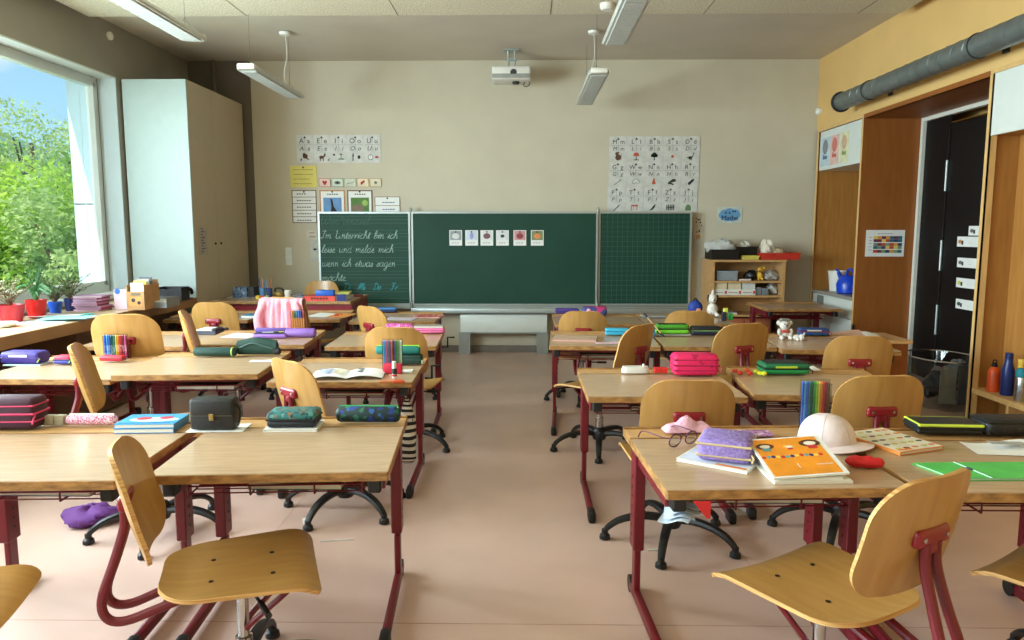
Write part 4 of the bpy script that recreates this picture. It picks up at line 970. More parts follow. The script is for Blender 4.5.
def redfish(q, w, d):
    q.mi = 0; q.disc(w*.55, d*.45, w*.42, .0, .0005, 20, .35); q.mi = 1; q.disc(w*.35, d*.55, w*.13, .0005, .001, 14, .8); q.disc(w*.72, d*.6, w*.12, .0005, .001, 14, .8); q.mi = 2; q.box(w*.05, w*.9, d*.1, d*.14, 0, .0005)
    return [cm(206, 226, 236), cm(190, 50, 66), cm(30, 90, 160)]
c, w = at(107, 180, 433.5, 'L1a'); c.z += .0005
book('lower blue exercise book of the pair beside the black satchel case', c, .212, .15, .017, 4, cm(60, 130, 190, .4), group='blue books on the front left desk', spine='R')
c2_ = c+Vector((.0, .004, .0175)); book('upper blue book with red and white cover beside the black satchel case', c2_, .212, .15, .015, 4, cm(58, 150, 206, .35), group='blue books on the front left desk', art=redfish, spine='R')
# black satchel-like case standing on white paper
c, w = at(189, 236, 431.5, 'L1b'); sheet_flat('white paper under the black satchel case', c+Vector((.01, -.012, 0)), .20, .11, 4, M_paper, curl=.002)
t = thing('satchel_case', 'black leather satchel-shaped case with brass clasp on the front left desk', 'case', c+Vector((0, 0, .0055)), math.radians(2))
leather = mat('black_leather', (22, 20, 19), .5, bump=.25, bscale=180)
W = .158; MB().rbox(-W/2, W/2, .0, .06, 0, .108, .008, 3).build('body', leather, t)
MB().rbox(-W/2+.002, W/2-.002, -.005, .063, .048, .112, .010, 3).build('flap', leather, t)
MB().box(-W/2+.006, W/2-.006, -.0062, -.0048, .052, .0535).build('stitching', cm(110, 100, 84), t)
MB().rbox(-.008, .008, -.010, -.004, .036, .060, .002, 1).lathe([(.008, -.001), (.008, .001)], 10, (0, -.006, .045)).build('clasp', mat('brass', (186, 160, 100), .3, metal=.9), t)
MB().tube(catmull([(W/2, .03, .09), (W/2+.012, .03, .06), (W/2+.006, .03, .02)]), .004, 6).build('strap', leather, t)
c, w = at(258, 322, 432, 'L1b'); book('white exercise book under the teal and black pencil case', c, .19, .13, .010, 3, M_paper, group=None)
pencil_case('thick black pencil case with teal patterned top beside the bright red chair bracket', c+Vector((.0, .008, .0106)), .175, .115, .056, 2, cm(20, 26, 36, .6), M_blk, GL('teal_pattern', (34, 104, 104), [(18, 56, 64), (80, 140, 132), (120, 96, 70)], 80), r=.014)
c, w = at(335, 399, 425.5, 'L1b'); c.z += .006
roll_case('cylindrical green and blue patterned pencil case at the aisle side of the front left desk', c, w, .030, 0, GL('jungle_pattern', (12, 44, 46), [(20, 50, 130), (24, 96, 74), (10, 24, 34), (30, 84, 150)], 60), cm(50, 150, 90))

# ---------------- second row left
c, w = at(0, 46, 366, 'L2a'); c.y -= .0
book('thin pale booklet under the purple pencil case', c+Vector((-.01, 0, 0)), .20, .12, .006, 0, cm(200, 220, 224), group=None)
pencil_case('wide purple pencil case at the left picture edge in the second row', c+Vector((-.025, .005, .0066)), .215, .11, .066, 0, mat('purple_cloth', (56, 36, 124), .6), cm(60, 36, 110), patch=cm(206, 196, 220), tab=cm(150, 200, 90))
c, w = at(51, 72, 365.5, 'L2a'); c.z += .006
pencil_case('small red and blue pencil case next to the wide purple one', c, .09, .07, .044, 0, cm(60, 56, 160), cm(40, 40, 80), cm(196, 40, 70), r=.014, tab=cm(150, 200, 90))
c, w = at(97, 124, 363, 'L2a'); c.z += .008
pencil_case('red pencil case with blue dots lying in front of the clear pen box', c, .13, .055, .030, 0, GL('red_dots', (196, 30, 50), [(196, 30, 50), (50, 40, 140)], 28), cm(120, 20, 30), r=.012)
c, w = slot(104, 127, 352, .62+.03); c = c+Vector((-.02, .04, 0)); c.z = DH['L2a']+.0065
pens('behind the red case', c+Vector((0,-.01,0)), w+.008, .02, .14, 0, ['blue', 'light blue', 'blue', 'dark green', 'teal', 'yellow', 'orange', 'red', 'dark red', 'pink'])
MBo = MB().box(-w*.5+.003, w*.5-.003, -.0012, -.0004, .052, .078)
c, w = at(192, 235, 358, 'L2b'); c.z += .006
roll_case('dark green rolled pencil case with lime loop in the second row', c, w, .027, 0, mat('dark_green_cloth', (16, 54, 44), .75, bump=.2, bscale=90), cm(14, 50, 44), sq=.85)
lp = MB().tube([(.098+.004*0, .027+.026*math.cos(a), .024+.024*math.sin(a)) for a in [k*PI/10 for k in range(21)]], .004, 6, False).build('elastic_band', cm(160, 190, 90), bpy.data.objects[[o.name for o in bpy.data.objects if o.get('label', '').startswith('dark green rolled')][0]])
c, w = at(238, 275, 357, 'L2b'); c.z += .006
t = thing('open_pouch', 'open dark green pouch slumped beside the rolled green case', 'pencil case', c, 0)
b = MB(); b.shell(lambda u, v: (u*w*.54*(1-.12*max(0, v)), .035+.032*math.sin(v*PI*.9), .042+(.042 if abs(u) < 2 else 0)*-math.cos(v*PI)*.9+.018*(1-abs(u))*(-math.cos(v*PI) > 0)), 10, 20, .004)
b.build('body', mat('dark_green_cloth', (0, 0, 0)), t)
MB().tube(catmull([(-w*.45, .0, .045), (-w*.1, -.006, .072), (w*.2, -.004, .055), (w*.45, .002, .04)]), .004, 6).build('zipper', cm(60, 90, 84), t)
MB().lathe([(.012, -.02), (.02, -.012), (.02, .012), (.012, .02)], 12).build('button', M_blk, t, loc=(w*.55, .01, .025), rot=(0, PI/2, 0))
c, w = at(243, 285, 362, 'L2b'); sheet_flat('white slip of paper lying before the open dark green pouch', c, .16, .05, 3, M_paper)
# ---------------- open book, pens and glue
c, w = at(318, 378, 380, 'L2c'); t = thing('open_book', 'open exercise book with drawings lying on the second-row desk by the aisle', 'book', c+Vector((-.01, 0, 0)), math.radians(6)); t.scale = (1.35, 1.15, 1.3)
for sg in (-1, 1):
    b = MB(); b.shell(lambda u, v: (sg*.065+u*.065, (v+1)*.085, .004+.012*math.sin((1-sg*u)*PI/2*.95+.05)**.8 if True else 0), 12, 4, .003); b.build('page_half', M_paper, t)
q = MB()
for k in range(5): q.box(-.11, -.11+.05*(1+(k % 2)*.5), .04+k*.024, .048+k*.024, .0195, .0200)
q.mi = 1
for k in range(3): q.box(.03, .055, .06+k*.035, .075+k*.035, .0195, .0200)
q.mi = 2
for k in range(3): q.box(-.05, -.02, .05+k*.03, .058+k*.03, .0195, .02)
q.build('print', [cm(90, 110, 170), cm(60, 60, 66), cm(220, 200, 110)], t, smooth=False)
c, w = at(385, 404, 371.5, 'L2c'); sheet_flat('white slip of paper under the upright pen box and glue stick', c+Vector((.02, -.04, 0)), .15, .08, 4, M_paper)
c.z += .006
pens('behind the glue stick', c+Vector((-.004, -.035, 0)), .105, .02, .168, 0, ['light blue', 'light blue', 'pink', 'grey', 'violet', 'orange', 'dark red', 'violet', 'green', 'grey', 'light green', 'white'])
o = MB().rbox(-.048, .048, 0, .025, 0, .05, .004, 2); o.mi = 1; o.disc(0, 0, 0, 0, 0) if 0 else None
o = o.build('pen_tray', GL('red_blue_blocks', (200, 24, 60), [(200, 24, 60), (50, 40, 170)], 26), loc=c+Vector((0, -.063, -.0052))); tag(o, 'red tray with blue corners at the foot of the upright pen box', 'tray')
c, w = at(404, 422, 366, 'L2c'); c.z += .006
pencil_case('boxy dark green pencil case standing right of the upright pen box', c+Vector((-.03, .0, 0)), .15, .075, .050, 0, cm(20, 54, 44, .7), cm(30, 70, 60), r=.01, tab=cm(170, 200, 170))
roll_case('teal and black pencil roll with lime zip lying behind the upright pen box', c+Vector((-.085, .012, .0505)), .24, .024, 0, cm(30, 120, 110, .7), cm(150, 220, 50), sq=1.0)
def glue(label, c, lie, deg=0):
    t = thing('glue_stick', label, 'glue stick', c, math.radians(deg)); 
    kw = dict(rot=(0, PI/2, 0), loc=(0, 0, .0125)) if lie else {}
    MB().lathe([(.012, 0), (.0125, .003), (.0125, .05)], 14).build('tube', M_white, t, **kw)
    MB().lathe([(.0128, .02), (.0128, .048)], 14).build('label', cm(30, 30, 36) if not lie else cm(206, 70, 40), t, **kw)
    MB().lathe([(.0125, .008), (.0128, .018)], 14).build('ring', cm(190, 40, 50), t, **kw)
    MB().lathe([(.0105, .05), (.0105, .078), (.009, .082)], 14).build('cap', M_white if not lie else cm(214, 110, 50), t, **kw)
c, w = at(391, 398, 379, 'L2c'); glue('white and black glue stick standing before the pen box', c+Vector((0, 0, .006)), False)
c, w = at(379, 405, 383.5, 'L2c')
t = thing('marker_pen', 'orange marker lying at the front edge beside the glue stick', 'pen', c+Vector((0, 0, 0)), .02)
MB().lathe([(.007, 0), (.008, .01), (.008, .07)], 10).build('barrel', cm(196, 120, 70), t, rot=(0, PI/2, 0), loc=(-.06, 0, .0085)); MB().lathe([(.0088, .07), (.0088, .115), (.007, .12)], 10).build('cap', cm(206, 80, 36), t, rot=(0, PI/2, 0), loc=(-.06, 0, .0085))
# striped gym bag hanging on the desk
t = thing('gym_bag', 'black and white striped cloth bag hanging from the second-row desk by the aisle', 'bag', (-.58, 3.60, .31)); t.scale = (.8, .8, .72)
b = MB(); vs_ = []; n = 14; prof = [(.012, .25), (.03, .20), (.045, .12), (.05, .02), (.055, -.08), (.05, -.17), (.03, -.20)]
cp = catmull([(r, z, 0) for r, z in prof], 4)
for j in range(len(cp)-1):
    b.mi = j % 2; r0, z0, r1, z1 = cp[j].x, cp[j].y, cp[j+1].x, cp[j+1].y; R_ = []
    for (r, z) in ((r0, z0), (r1, z1)):
        R_ += [((r*(1+.12*math.sin(3*a+z*20)))*math.cos(a), (r*(1+.12*math.sin(3*a+z*20)))*math.sin(a)*.8, z) for a in [2*PI*k/n for k in range(n)]]
    b.add(R_, [(k, (k+1) % n, n+(k+1) % n, n+k) for k in range(n)])
b.build('body', [cm(206, 200, 190, .9), cm(26, 26, 28, .9)], t, ang=80)
MB().tube(catmull([(0, 0, .24), (-.02, .0, .27), (.01, 0, .29), (.0, 0, .25), (.03, -.01, .18), (.035, -.02, .10)]), .005, 6).build('drawstring', M_blk, t)

# ---------------- third row left
c, w = at(217, 250, 338, 'L3b'); sheet_flat('bluish-white sheet lying beside the open lilac tin', c, .20, .20, -10, cm(206, 206, 224, .7))
c, w = at(252, 286, 339, 'L3b'); c.z += .003
t = thing('pencil_case', 'open lilac pencil case with dark inside in the third row', 'pencil case', c, 0)
b = MB().rbox(-w/2, w/2, 0, .08, 0, .030, .014, 3); b.build('body', cm(150, 104, 200, .5), t)
MB().rbox(-w/2+.006, w/2-.006, .006, .074, .0295, .032, .001, 1).build('lining', cm(34, 34, 60), t)
MB().rbox(-w/2-.002, w/2, .062, .085, .030, .062, .008, 2).build('lid', cm(96, 70, 150, .5), t)
for k, cc_ in enumerate(((220, 220, 220), (60, 60, 70), (200, 200, 60))): o = MB().tube([(-.05+.03*k, .02+.01*k, .0375), (.02+.03*k, .035+.008*k, .0375)], .004, 6).build('pencil', cm(*cc_)); o.location = c; tag(o, ('white', 'dark', 'yellow')[k]+' pencil lying in the open lilac case', 'pencil')
c, w = at(284, 315, 338.5, 'L3b'); c.z += .003
roll_case('cylindrical lilac pencil case at the right of the third-row desk', c, w, .029, 0, cm(136, 96, 176, .6), cm(110, 70, 150))
c, w = at(292, 307, 336, 'L3b'); c.z += .006
pens('behind the lilac roll', c+Vector((-.03, .07, 0)), .10, .02, .165, 0, ['orange', 'dark green', 'teal', 'blue', 'dark blue', 'red'], base=cm(206, 40, 40), base_h=.02, body=cm(238, 160, 80, .5), hexa=True)
t = thing('folder', 'black folder with white sheet on top behind the left row, beneath a chair back', 'folder', tuple(at(190, 218, 335, 'L3a')[0]), math.radians(-4))
MB().rbox(-.085, .085, 0, .20, 0, .028, .003, 1).build('cover', cm(50, 48, 60), t); MB().box(-.075, .06, .01, .19, .028, .032).build('sheet', M_paper, t); MB().rbox(.05, .09, .0, .12, .0285, .045, .008, 2).build('flap', cm(34, 32, 40), t)
c, w = at(385, 413, 333, 'L3c'); c.z += .006
pencil_case('pink glitter pencil case at the rear of the third-row aisle desk', c, w, .07, .058, 0, GL('pink_glitter', (190, 60, 140), [(226, 110, 180), (150, 40, 110), (210, 160, 200)], 150), cm(226, 120, 190), r=.02)
c, w = at(414, 444, 334.5, 'L3c'); c.z += .006
pencil_case('bright pink pencil case with grey book on top by the aisle', c, w, .09, .040, 0, cm(226, 110, 160, .5), cm(160, 60, 110), r=.012)
book('grey book lying on the bright pink pencil case', c+Vector((-.005, .0, .0405)), w, .10, .012, 0, cm(150, 140, 130), group=None)
# ---------------- rear rows left
c, w = at(171, 192, 317.5, 'L4a'); book('peach-coloured booklet on the rear window-side desk', c, .19, .22, .008, 4, cm(226, 170, 130))
c, w = at(240, 255, 318, 'L4b'); book('small blue book on the rear left desk', c, .12, .16, .020, -6, cm(50, 130, 176))
c, w = at(305, 326, 317, 'L4b'); sheet_flat('white sheets lying on the rear left desk', c, .20, .27, -12, M_paper)
c, w = at(325, 345, 317.5, 'L4b'); o = sheet_flat('orange sheet at the right of the rear left desk', c, .17, .30, -8, cm(226, 150, 66, .7))
o = MB().rbox(-.02, .02, 0, .015, 0, .014, .004, 1).tube([(0, 0, .01), (.03, .0, .02), (.05, .01, .008)], .003, 5).build('toy_clip', cm(206, 40, 30), loc=c+Vector((.0, .05, .0085))); tag(o, 'small red clip lying on the orange sheet', 'clip')
c, w = at(384, 410, 320.5, 'L4c'); sheet_flat('lilac-white sheets on the rear aisle-side desk', c, .24, .20, -8, cm(206, 196, 206))
c, w = at(411, 441, 318, 'L4c'); book('red patterned booklet on the rear aisle-side desk', c, .24, .19, .008, -6, GL('red_patch', (190, 80, 76), [(150, 50, 56), (220, 170, 160)], 30))
c, w = at(377, 396, 313, 'L4c'); c.z = DH['L4c']+.006; 
pencil_case('dark blue pencil case on the rear left desk near the pale chair', c+Vector((0, 0, 0)), .17, .08, .04, 0, cm(26, 50, 96), cm(16, 30, 60), cm(70, 130, 190))
# pink jacket over the chair back
jc = [o for o in chairs if 'pink jacket' in o['label']][0]
t = thing('pink_jacket', 'pink striped jacket draped over a chair back in the rear left rows', 'jacket', tuple(jc.location), jc.rotation_euler.z)
def drape(u, v):
    # v -1 .. 1 : down the front side, over the top, down the rear; u across
    s = (v+1)/2; x = u*(.185+.02*math.sin(3*v)); fold = .010*math.sin(u*13+s*3)+.006*math.sin(u*29+1)
    if s < .32: y = -.245+fold; z = .50+(.795-.50)*(s/.32)
    elif s < .45: k = (s-.32)/.13; y = -.245-.085*k*1.0+fold*.4; z = .795+.018*math.sin(k*PI)
    else: k = (s-.45)/.55; y = -.335-.02*k+fold*1.3; z = .795-.36*k+(.02*math.sin(u*7) if k > .9 else 0)
    return (x, y, z)
pk = mat('pink_cloth', (236, 172, 182), .85, var2=(216, 136, 152), scale=30, stretch=(6, 1, .6))
MB().shell(drape, 40, 36, .007).build('body', pk, t, ang=80)
for sg in (-1, 1): MB().tube(catmull([(sg*.14, -.335, .76), (sg*.17, -.365, .66), (sg*.15, -.372, .54), (sg*.16, -.365, .46)]), [.03]*5+[.034]*5+[.03]*6, 10).build('sleeve', pk, t, ang=80)

# ---------------- on the teacher table
def tat(x0, x1, py, dz=0): z = TZ+.002+dz; return slot(x0, x1, py, z)
c, w = tat(204, 232, 297); 
for k in range(3): sheet_flat(('lowest', 'middle', 'topmost')[k]+' white sheet in the loose pile at the left of the teacher table', Vector((-2.78+.02*k, 7.18+.01*k, TZ+.002+.0055*k)), .27, .30, (8, -6, 3)[k], M_paper, group='loose papers on the teacher table', curl=.003)
c, w = tat(233, 247, 298); o = MB().rbox(-.07, .07, 0, .14, 0, .105, .004, 1).build('tissue_box', GL('blue_pattern', (90, 120, 160), [(60, 80, 120), (150, 170, 196)], 40), loc=c); tag(o, 'blue patterned cardboard box on the teacher table', 'box')
c, w = tat(247, 254, 298); o = MB().rbox(-.03, .03, 0, .16, 0, .11, .004, 1).build('dark_box', cm(44, 44, 48), loc=c+Vector((.005, 0, 0))); tag(o, 'dark box standing right of the blue patterned box', 'box')
for k, (a, bgc, dsc) in enumerate(((262.5, (90, 150, 200), 'light blue'), (269.5, (50, 70, 120), 'dark blue'))):
    c, w = tat(a-3, a+3, 297)
    t = thing('pen_cup', dsc+' pen cup on the teacher table', 'cup', c)
    MB().lathe([(.028, 0), (.032, .09), (.029, .09), (.026, .005)], 14).build('cup', cm(*bgc, .4), t)
    for q in range(4):
        an = q*1.7+k; o = MB().tube([(.012*math.cos(an), .012*math.sin(an), .01), (.026*math.cos(an), .026*math.sin(an), .16+.012*q)], .004, 6)
        o = o.build('pencil', cm(*(PENC['light blue'], PENC['white'], PENC['blue'], PENC['orange'])[q], .5), loc=c); tag(o, '%s pen standing in the %s pen cup' % (('light blue', 'white', 'blue', 'orange')[q], dsc), 'pencil', 'pens in the cups')
c, w = tat(256, 260, 299); 
for k, (rgb, dsc) in enumerate((((230, 200, 60), 'yellow'), ((206, 60, 40), 'red'), ((150, 190, 120), 'green'))):
    o = MB().rbox(-.018, .018, 0, .03, 0, .034, .004, 1).build('wooden_block', cm(*rgb), loc=c+Vector((.0+.042*k, -.01, 0))); tag(o, dsc+' small block before the pen cups', 'block')
c, w = tat(273, 281, 298); t = thing('brass_bell', 'round brass-coloured bell with black handle on the teacher table', 'bell', c+Vector((.01, .03, 0)))
MB().lathe([(.02, 0), (.045, .015), (.052, .035), (.04, .058), (.012, .066)], 18).build('bowl', mat('brass', (0, 0, 0)), t); MB().tube(catmull([(-.035, 0, .06), (-.03, 0, .09), (.03, 0, .09), (.05, 0, .06)]), .010, 8).build('handle', M_blk, t)
c, w = tat(284, 290, 299); o = MB().lathe([(.024, 0), (.032, .085), (.029, .085), (.022, .004)], 16).build('paper_cup', M_plast, loc=c+Vector((0.01, 0, 0))); tag(o, 'white cup beside the brass bell', 'cup')
c, w = tat(291, 304, 299); o = MB().rbox(-.06, .06, 0, .12, 0, .03, .01, 2).tube([(-.04, .0, .03), (.05, .03, .045)], .012, 8).build('stapler', cm(120, 122, 124), loc=c); tag(o, 'grey stapler lying right of the white cup', 'stapler')
def redtxt(q, w, d): return [M_ink]
c, w = tat(304, 335, 301); t = book('thick red book lying at the front of the teacher table', c, .29, .20, .045, 0, cm(216, 62, 40, .5), spine='F')
o = MB(); [o.box(-.08+.028*k, -.062+.028*k, -.0012, -.0004, .016, .032) for k in range(6)]; o.build('spine_print', M_ink, t, smooth=False)
c3 = c+Vector((.04, .03, .0455)); o = MB().rbox(-.085, .085, 0, .10, 0, .052, .006, 2); o = o.build('blue_box', cm(40, 100, 200, .4), loc=c3, rot=(0, 0, .1)); tag(o, 'blue box lying on the thick red book', 'box')
c, w = tat(336, 347, 301); t = book('navy book standing out right of the red book', c+Vector((0, 0, 0)), .09, .20, .06, 0, cm(24, 36, 110), spine='F'); book('yellow-green book lying on the navy book', c+Vector((.01, .04, .0605)), .11, .18, .02, 5, cm(170, 170, 80), spine='F')
c, w = tat(352, 362, 297); o = MB().rbox(-.04, .05, 0, .08, 0, .02, .006, 1).build('red_pouch', cm(110, 30, 34), loc=c); tag(o, 'small dark red pouch at the right edge of the teacher table', 'pouch')

# ---------------- on the window bench
def bat(x0, x1, py, dz=0): z = BZ+.0008+dz; return slot(x0, x1, py, z)
def pot(label, c, r, h, rgb, kind, seed):
    rn = random.Random(seed); t = thing('potted_plant', label, 'plant', c, 0, 'potted plants on the window bench')
    MB().lathe([(r*.72, 0), (r*.76, .004), (r*.98, h*.9), (r, h), (r*.9, h), (r*.86, h*.86), (.001, h*.86)], 20).build('pot', cm(*rgb, .35), t)
    b = MB(); 
    if kind == 'aloe':
        for k in range(30):
            a = rn.random()*6.28; l = .12+.15*rn.random(); o_ = .04+.14*rn.random()
            pts = catmull([(0, 0, h*.85), (o_*.35*math.cos(a), o_*.35*math.sin(a), h+l*.45), (o_*math.cos(a), o_*math.sin(a), h+l*(.95-.7*(o_ > .11)))], 4)
            b.tube(pts, [.014*(1-.85*i/(len(pts)-1)) for i in range(len(pts))], 6, True, .45)
        b.build('leaves', cm(90, 140, 96, .5), t)
    else:
        for k in range(34):
            a = rn.random()*6.28; o_ = .03+.12*rn.random(); l = .05+.13*rn.random()
            pts = catmull([(0, 0, h*.85), (o_*.4*math.cos(a), o_*.4*math.sin(a), h+l*.6), (o_*math.cos(a), o_*math.sin(a), h+l)], 3)
            b.mi = 0; b.tube(pts, .0022, 4)
            b.mi = 1
            for p in pts[2:]:
                for q in range(3):
                    d = Vector((rn.uniform(-1, 1), rn.uniform(-1, 1), rn.uniform(-.3, 1))).normalized()*.022; e = d.cross(Vector((.3, .2, 1))).normalized()*.007
                    b.add([p, p+d*.5+e, p+d, p+d*.5-e], [(0, 1, 2, 3)])
        b.build('leaves', [cm(110, 84, 60), cm(100, 132, 84, .6) if kind == 'bush' else cm(140, 140, 110, .6)], t, ang=180)
c = Vector((-3.40, 4.82, BZ+.001)); pot('plant with thin brown stems in a wide red pot at the left picture edge', c, .085, .115, (186, 24, 40), 'twig', 3)
c = Vector((-3.40, 5.08, BZ+.001)); pot('aloe plant in a bright red pot on the window bench', c, .068, .125, (214, 28, 26), 'aloe', 5)
c = Vector((-3.40, 5.29, BZ+.001)); pot('small bushy plant in a bright blue pot on the window bench', c, .047, .09, (36, 90, 206), 'bush', 8)
c = Vector((-3.43, 5.52, BZ+.001)); pot('bushy plant in a dark navy pot on the window bench', c, .045, .095, (22, 36, 92), 'bush', 9)
for k, (x0, x1, py, rgb, dg, dsc) in enumerate(((12, 60, 324, (214, 222, 216), 14, 'greenish-white'), (36, 84, 318, (70, 176, 166), 8, 'turquoise'), (24, 66, 319, (216, 206, 204), -6, 'pinkish-white'), (42, 80, 322, (140, 196, 196), 12, 'pale teal'))):
    c, w = bat(x0, x1, py); sheet_flat(dsc+' sheet spread on the window bench', c+Vector((0, 0, .0056*k)), .30, .21, dg, cm(*rgb, .7), group='loose sheets on the window bench', curl=.003)
c, _ = bat(-4, 12, 327); o = MB().lathe([(.04, 0), (.07, .006), (.085, .028), (.08, .028), (.05, .008)], 20).build('paper_plate', M_paper, loc=c+Vector((-.01, .0, .0))); tag(o, 'round white dish at the left end of the window bench', 'dish')
c, _ = bat(0, 6, 318); o = MB().rbox(-.03, .03, 0, .05, 0, .06, .01, 2).build('dark_tin', cm(60, 62, 66, .3), loc=c+Vector((-.03, .05, 0))); tag(o, 'dark tin before the wide red pot', 'tin')
c, _ = bat(70, 112, 311)
for k in range(9):
    j = random.uniform(-.02, .02); rgb = ((200, 176, 206), (196, 160, 190), (206, 190, 214))[k % 3] if k < 8 else (226, 222, 220)
    t = book('pink-lilac exercise book, %s from the bottom of the stack on the window bench' % ('first', 'second', 'third', 'fourth', 'fifth', 'sixth', 'seventh', 'eighth', 'ninth')[k], c+Vector((-.03+j, j*.6, .0125*k)), .21, .16, .012, random.uniform(-5, 5), cm(140, 34, 60) if k % 2 else cm(190, 140, 180), cm(*rgb), group='stack of exercise books on the window bench', spine='R')
c, _ = bat(114, 128, 309.5); t = thing('pink_card', 'pale pink card with a blue dot standing on the window bench', 'card', c, 0); MB().box(-.05, .05, 0, .004, 0, .155).build('card', cm(226, 196, 214), t); q = MB(); q.tube([(-.02, -.001, .14), (-.02, .0001, .14)], .022, 14); q.build('dot', cm(50, 110, 210), t)
c, _ = bat(127, 145, 310); t = thing('magazine_file', 'brown cardboard magazine file with pictures on the window bench', 'box', c, 0)
MB().box(-.068, .068, 0, .006, 0, .14).box(-.068, -.062, .006, .24, 0, .19).box(.062, .068, .006, .24, 0, .19).box(-.062, .062, .234, .24, 0, .22).box(-.062, .062, .006, .234, 0, .005).build('file', cm(186, 140, 90, .7), t)
q = MB(); q.mi = 0; q.box(-.05, .05, -.002, -.0003, .03, .10); q.mi = 1; q.tube([(-.015, -.003, .075), (-.015, -.0021, .075)], .016, 12); q.tube([(.028, -.003, .055), (.028, -.0021, .055)], .014, 12); q.mi = 2; q.box(-.03, .04, -.002, -.0003, .112, .130); q.build('picture', [cm(226, 150, 80), cm(50, 44, 50), cm(120, 110, 96)], t, smooth=False)
for k, rgb in enumerate(((210, 214, 206), (222, 196, 90), (180, 170, 160), (96, 100, 110))):
    o = MB().box(-.05, .05, 0, .008, 0, .20+.012*k).build('booklet', cm(*rgb), loc=c+Vector((0, .03+.045*k, .0058))); tag(o, ('pale', 'yellow', 'grey', 'dark')[k]+' booklet standing in the brown magazine file', 'booklet')
c, _ = bat(146, 165, 308); t = thing('wire_tray', 'grey tray full of papers at the foot of the corner cupboard', 'tray', c+Vector((0, 0, 0)), 0)
MB().box(-.09, .09, 0, .22, 0, .004).box(-.09, -.086, 0, .22, .004, .075).box(.086, .09, 0, .22, .004, .075).box(-.086, .086, .216, .22, .004, .075).box(-.086, .086, 0, .004, .004, .045).build('tray', mat('grey_tray', (130, 134, 136), .35), t)
o = MB().box(-.08, .08, .01, .21, 0, .05).build('paper_stack', cm(206, 200, 190, .8), loc=c+Vector((0, 0, .0045))); tag(o, 'stack of papers inside the grey tray', 'papers')
c, _ = bat(146, 164, 303); t = thing('black_basket', 'black basket behind the grey paper tray', 'basket', (c.x+.03, 6.31, BZ+.001)); MB().box(-.11, .11, 0, .16, 0, .004).box(-.11, -.106, 0, .16, .004, .115).box(.106, .11, 0, .16, .004, .115).box(-.106, .106, .156, .16, .004, .115).box(-.106, .106, 0, .004, .004, .10).build('basket', M_blk, t)
c, _ = bat(171, 186, 303); t = thing('black_cable_box', 'black hole puncher standing near the corner cupboard', 'hole puncher', (-3.005+.0, 6.42, BZ+.001)); MB().rbox(-.035, .055, 0, .12, 0, .012, .004, 1).build('base', M_blk, t); MB().tube(catmull([(-.03, .02, .03), (.0, .02, .085), (.06, .05, .09), (.05, .1, .05)]), .016, 8).build('handle', M_blk, t)

# ================================================================== RIGHT SIDE
# ---- row 1
def page_art(q, w, d):
    q.mi = 0; q.box(w*.03, w*.97, d*.03, d*.97, 0, .0004); q.mi = 1; q.box(w*.55, w*.97, d*.03, d*.1, .0004, .0008); q.mi = 2; q.disc(w*.6, d*.35, w*.1, .0004, .0008, 12, .5)
    return [cm(206, 214, 226), cm(220, 130, 50), cm(110, 90, 80)]
c, w = at(679, 752, 474, 'R1a'); 
book('pale magazine with orange edge under the violet pencil case', (.572, 2.205, .6006), .225, .23, .010, -35, cm(222, 216, 206), art=page_art, spine='R')
violet = mat('violet_quilt', (164, 142, 208), .8, var2=(122, 98, 170), scale=90, bump=.5, bscale=110)
c = onz(722, 464, .611); t = pencil_case('square violet quilted pencil case with yellow zips on a magazine', c+Vector((.003, .0, .0005)), .165, .165, .072, -22, violet, cm(200, 176, 134), layers=2, r=.022, seam=False)
# glasses
g = onz(683, 447, .60); t = thing('eyeglasses', 'round purple-rimmed eyeglasses lying open on the front right desk', 'eyeglasses', (g.x, g.y, .6015), math.radians(32)); t.scale = (1.18, 1.18, 1.18)
rim = cm(84, 24, 52, .3)
for sg in (-1, 1):
    f = MB().tube([(sg*.031+.022*math.cos(a), -.004*math.sin(a), .0225+.019*math.sin(a)) for a in [k*PI/14 for k in range(29)]], .0019, 6, False).build('rim', rim, t)
    MB().tube([(sg*.031, -.0006, .0225), (sg*.031, .0006, .0225)], .0205, 20).build('lens', M_clear, f)
    MB().tube(catmull([(sg*.053, 0, .031), (sg*.060, .02, .031), (sg*.062, .10, .030), (sg*.058, .125, .006)]), .0018, 6).build('temple', rim, t)
MB().tube(catmull([(-.010, 0, .028), (0, 0, .033), (.010, 0, .028)]), .0018, 6).build('bridge', rim, t)
# pink soft toy / cloth heap
c = onz(690, 433, .606); t = thing('pink_scarf', 'crumpled pale pink cloth behind the eyeglasses', 'cloth', (c.x, c.y, .6075), .1)
def heap(u, v): 
    r = max(abs(u), abs(v)); return (u*.088, .028+v*.034, .001+.036*(1-r**2.2)*(1+.3*math.sin(7*u+2)+.22*math.sin(11*v+5*u)))
MB().shell(heap, 22, 14, .003).build('cloth', mat('pale_pink_cloth', (232, 176, 196), .85, bump=.4, bscale=50), t, ang=80)
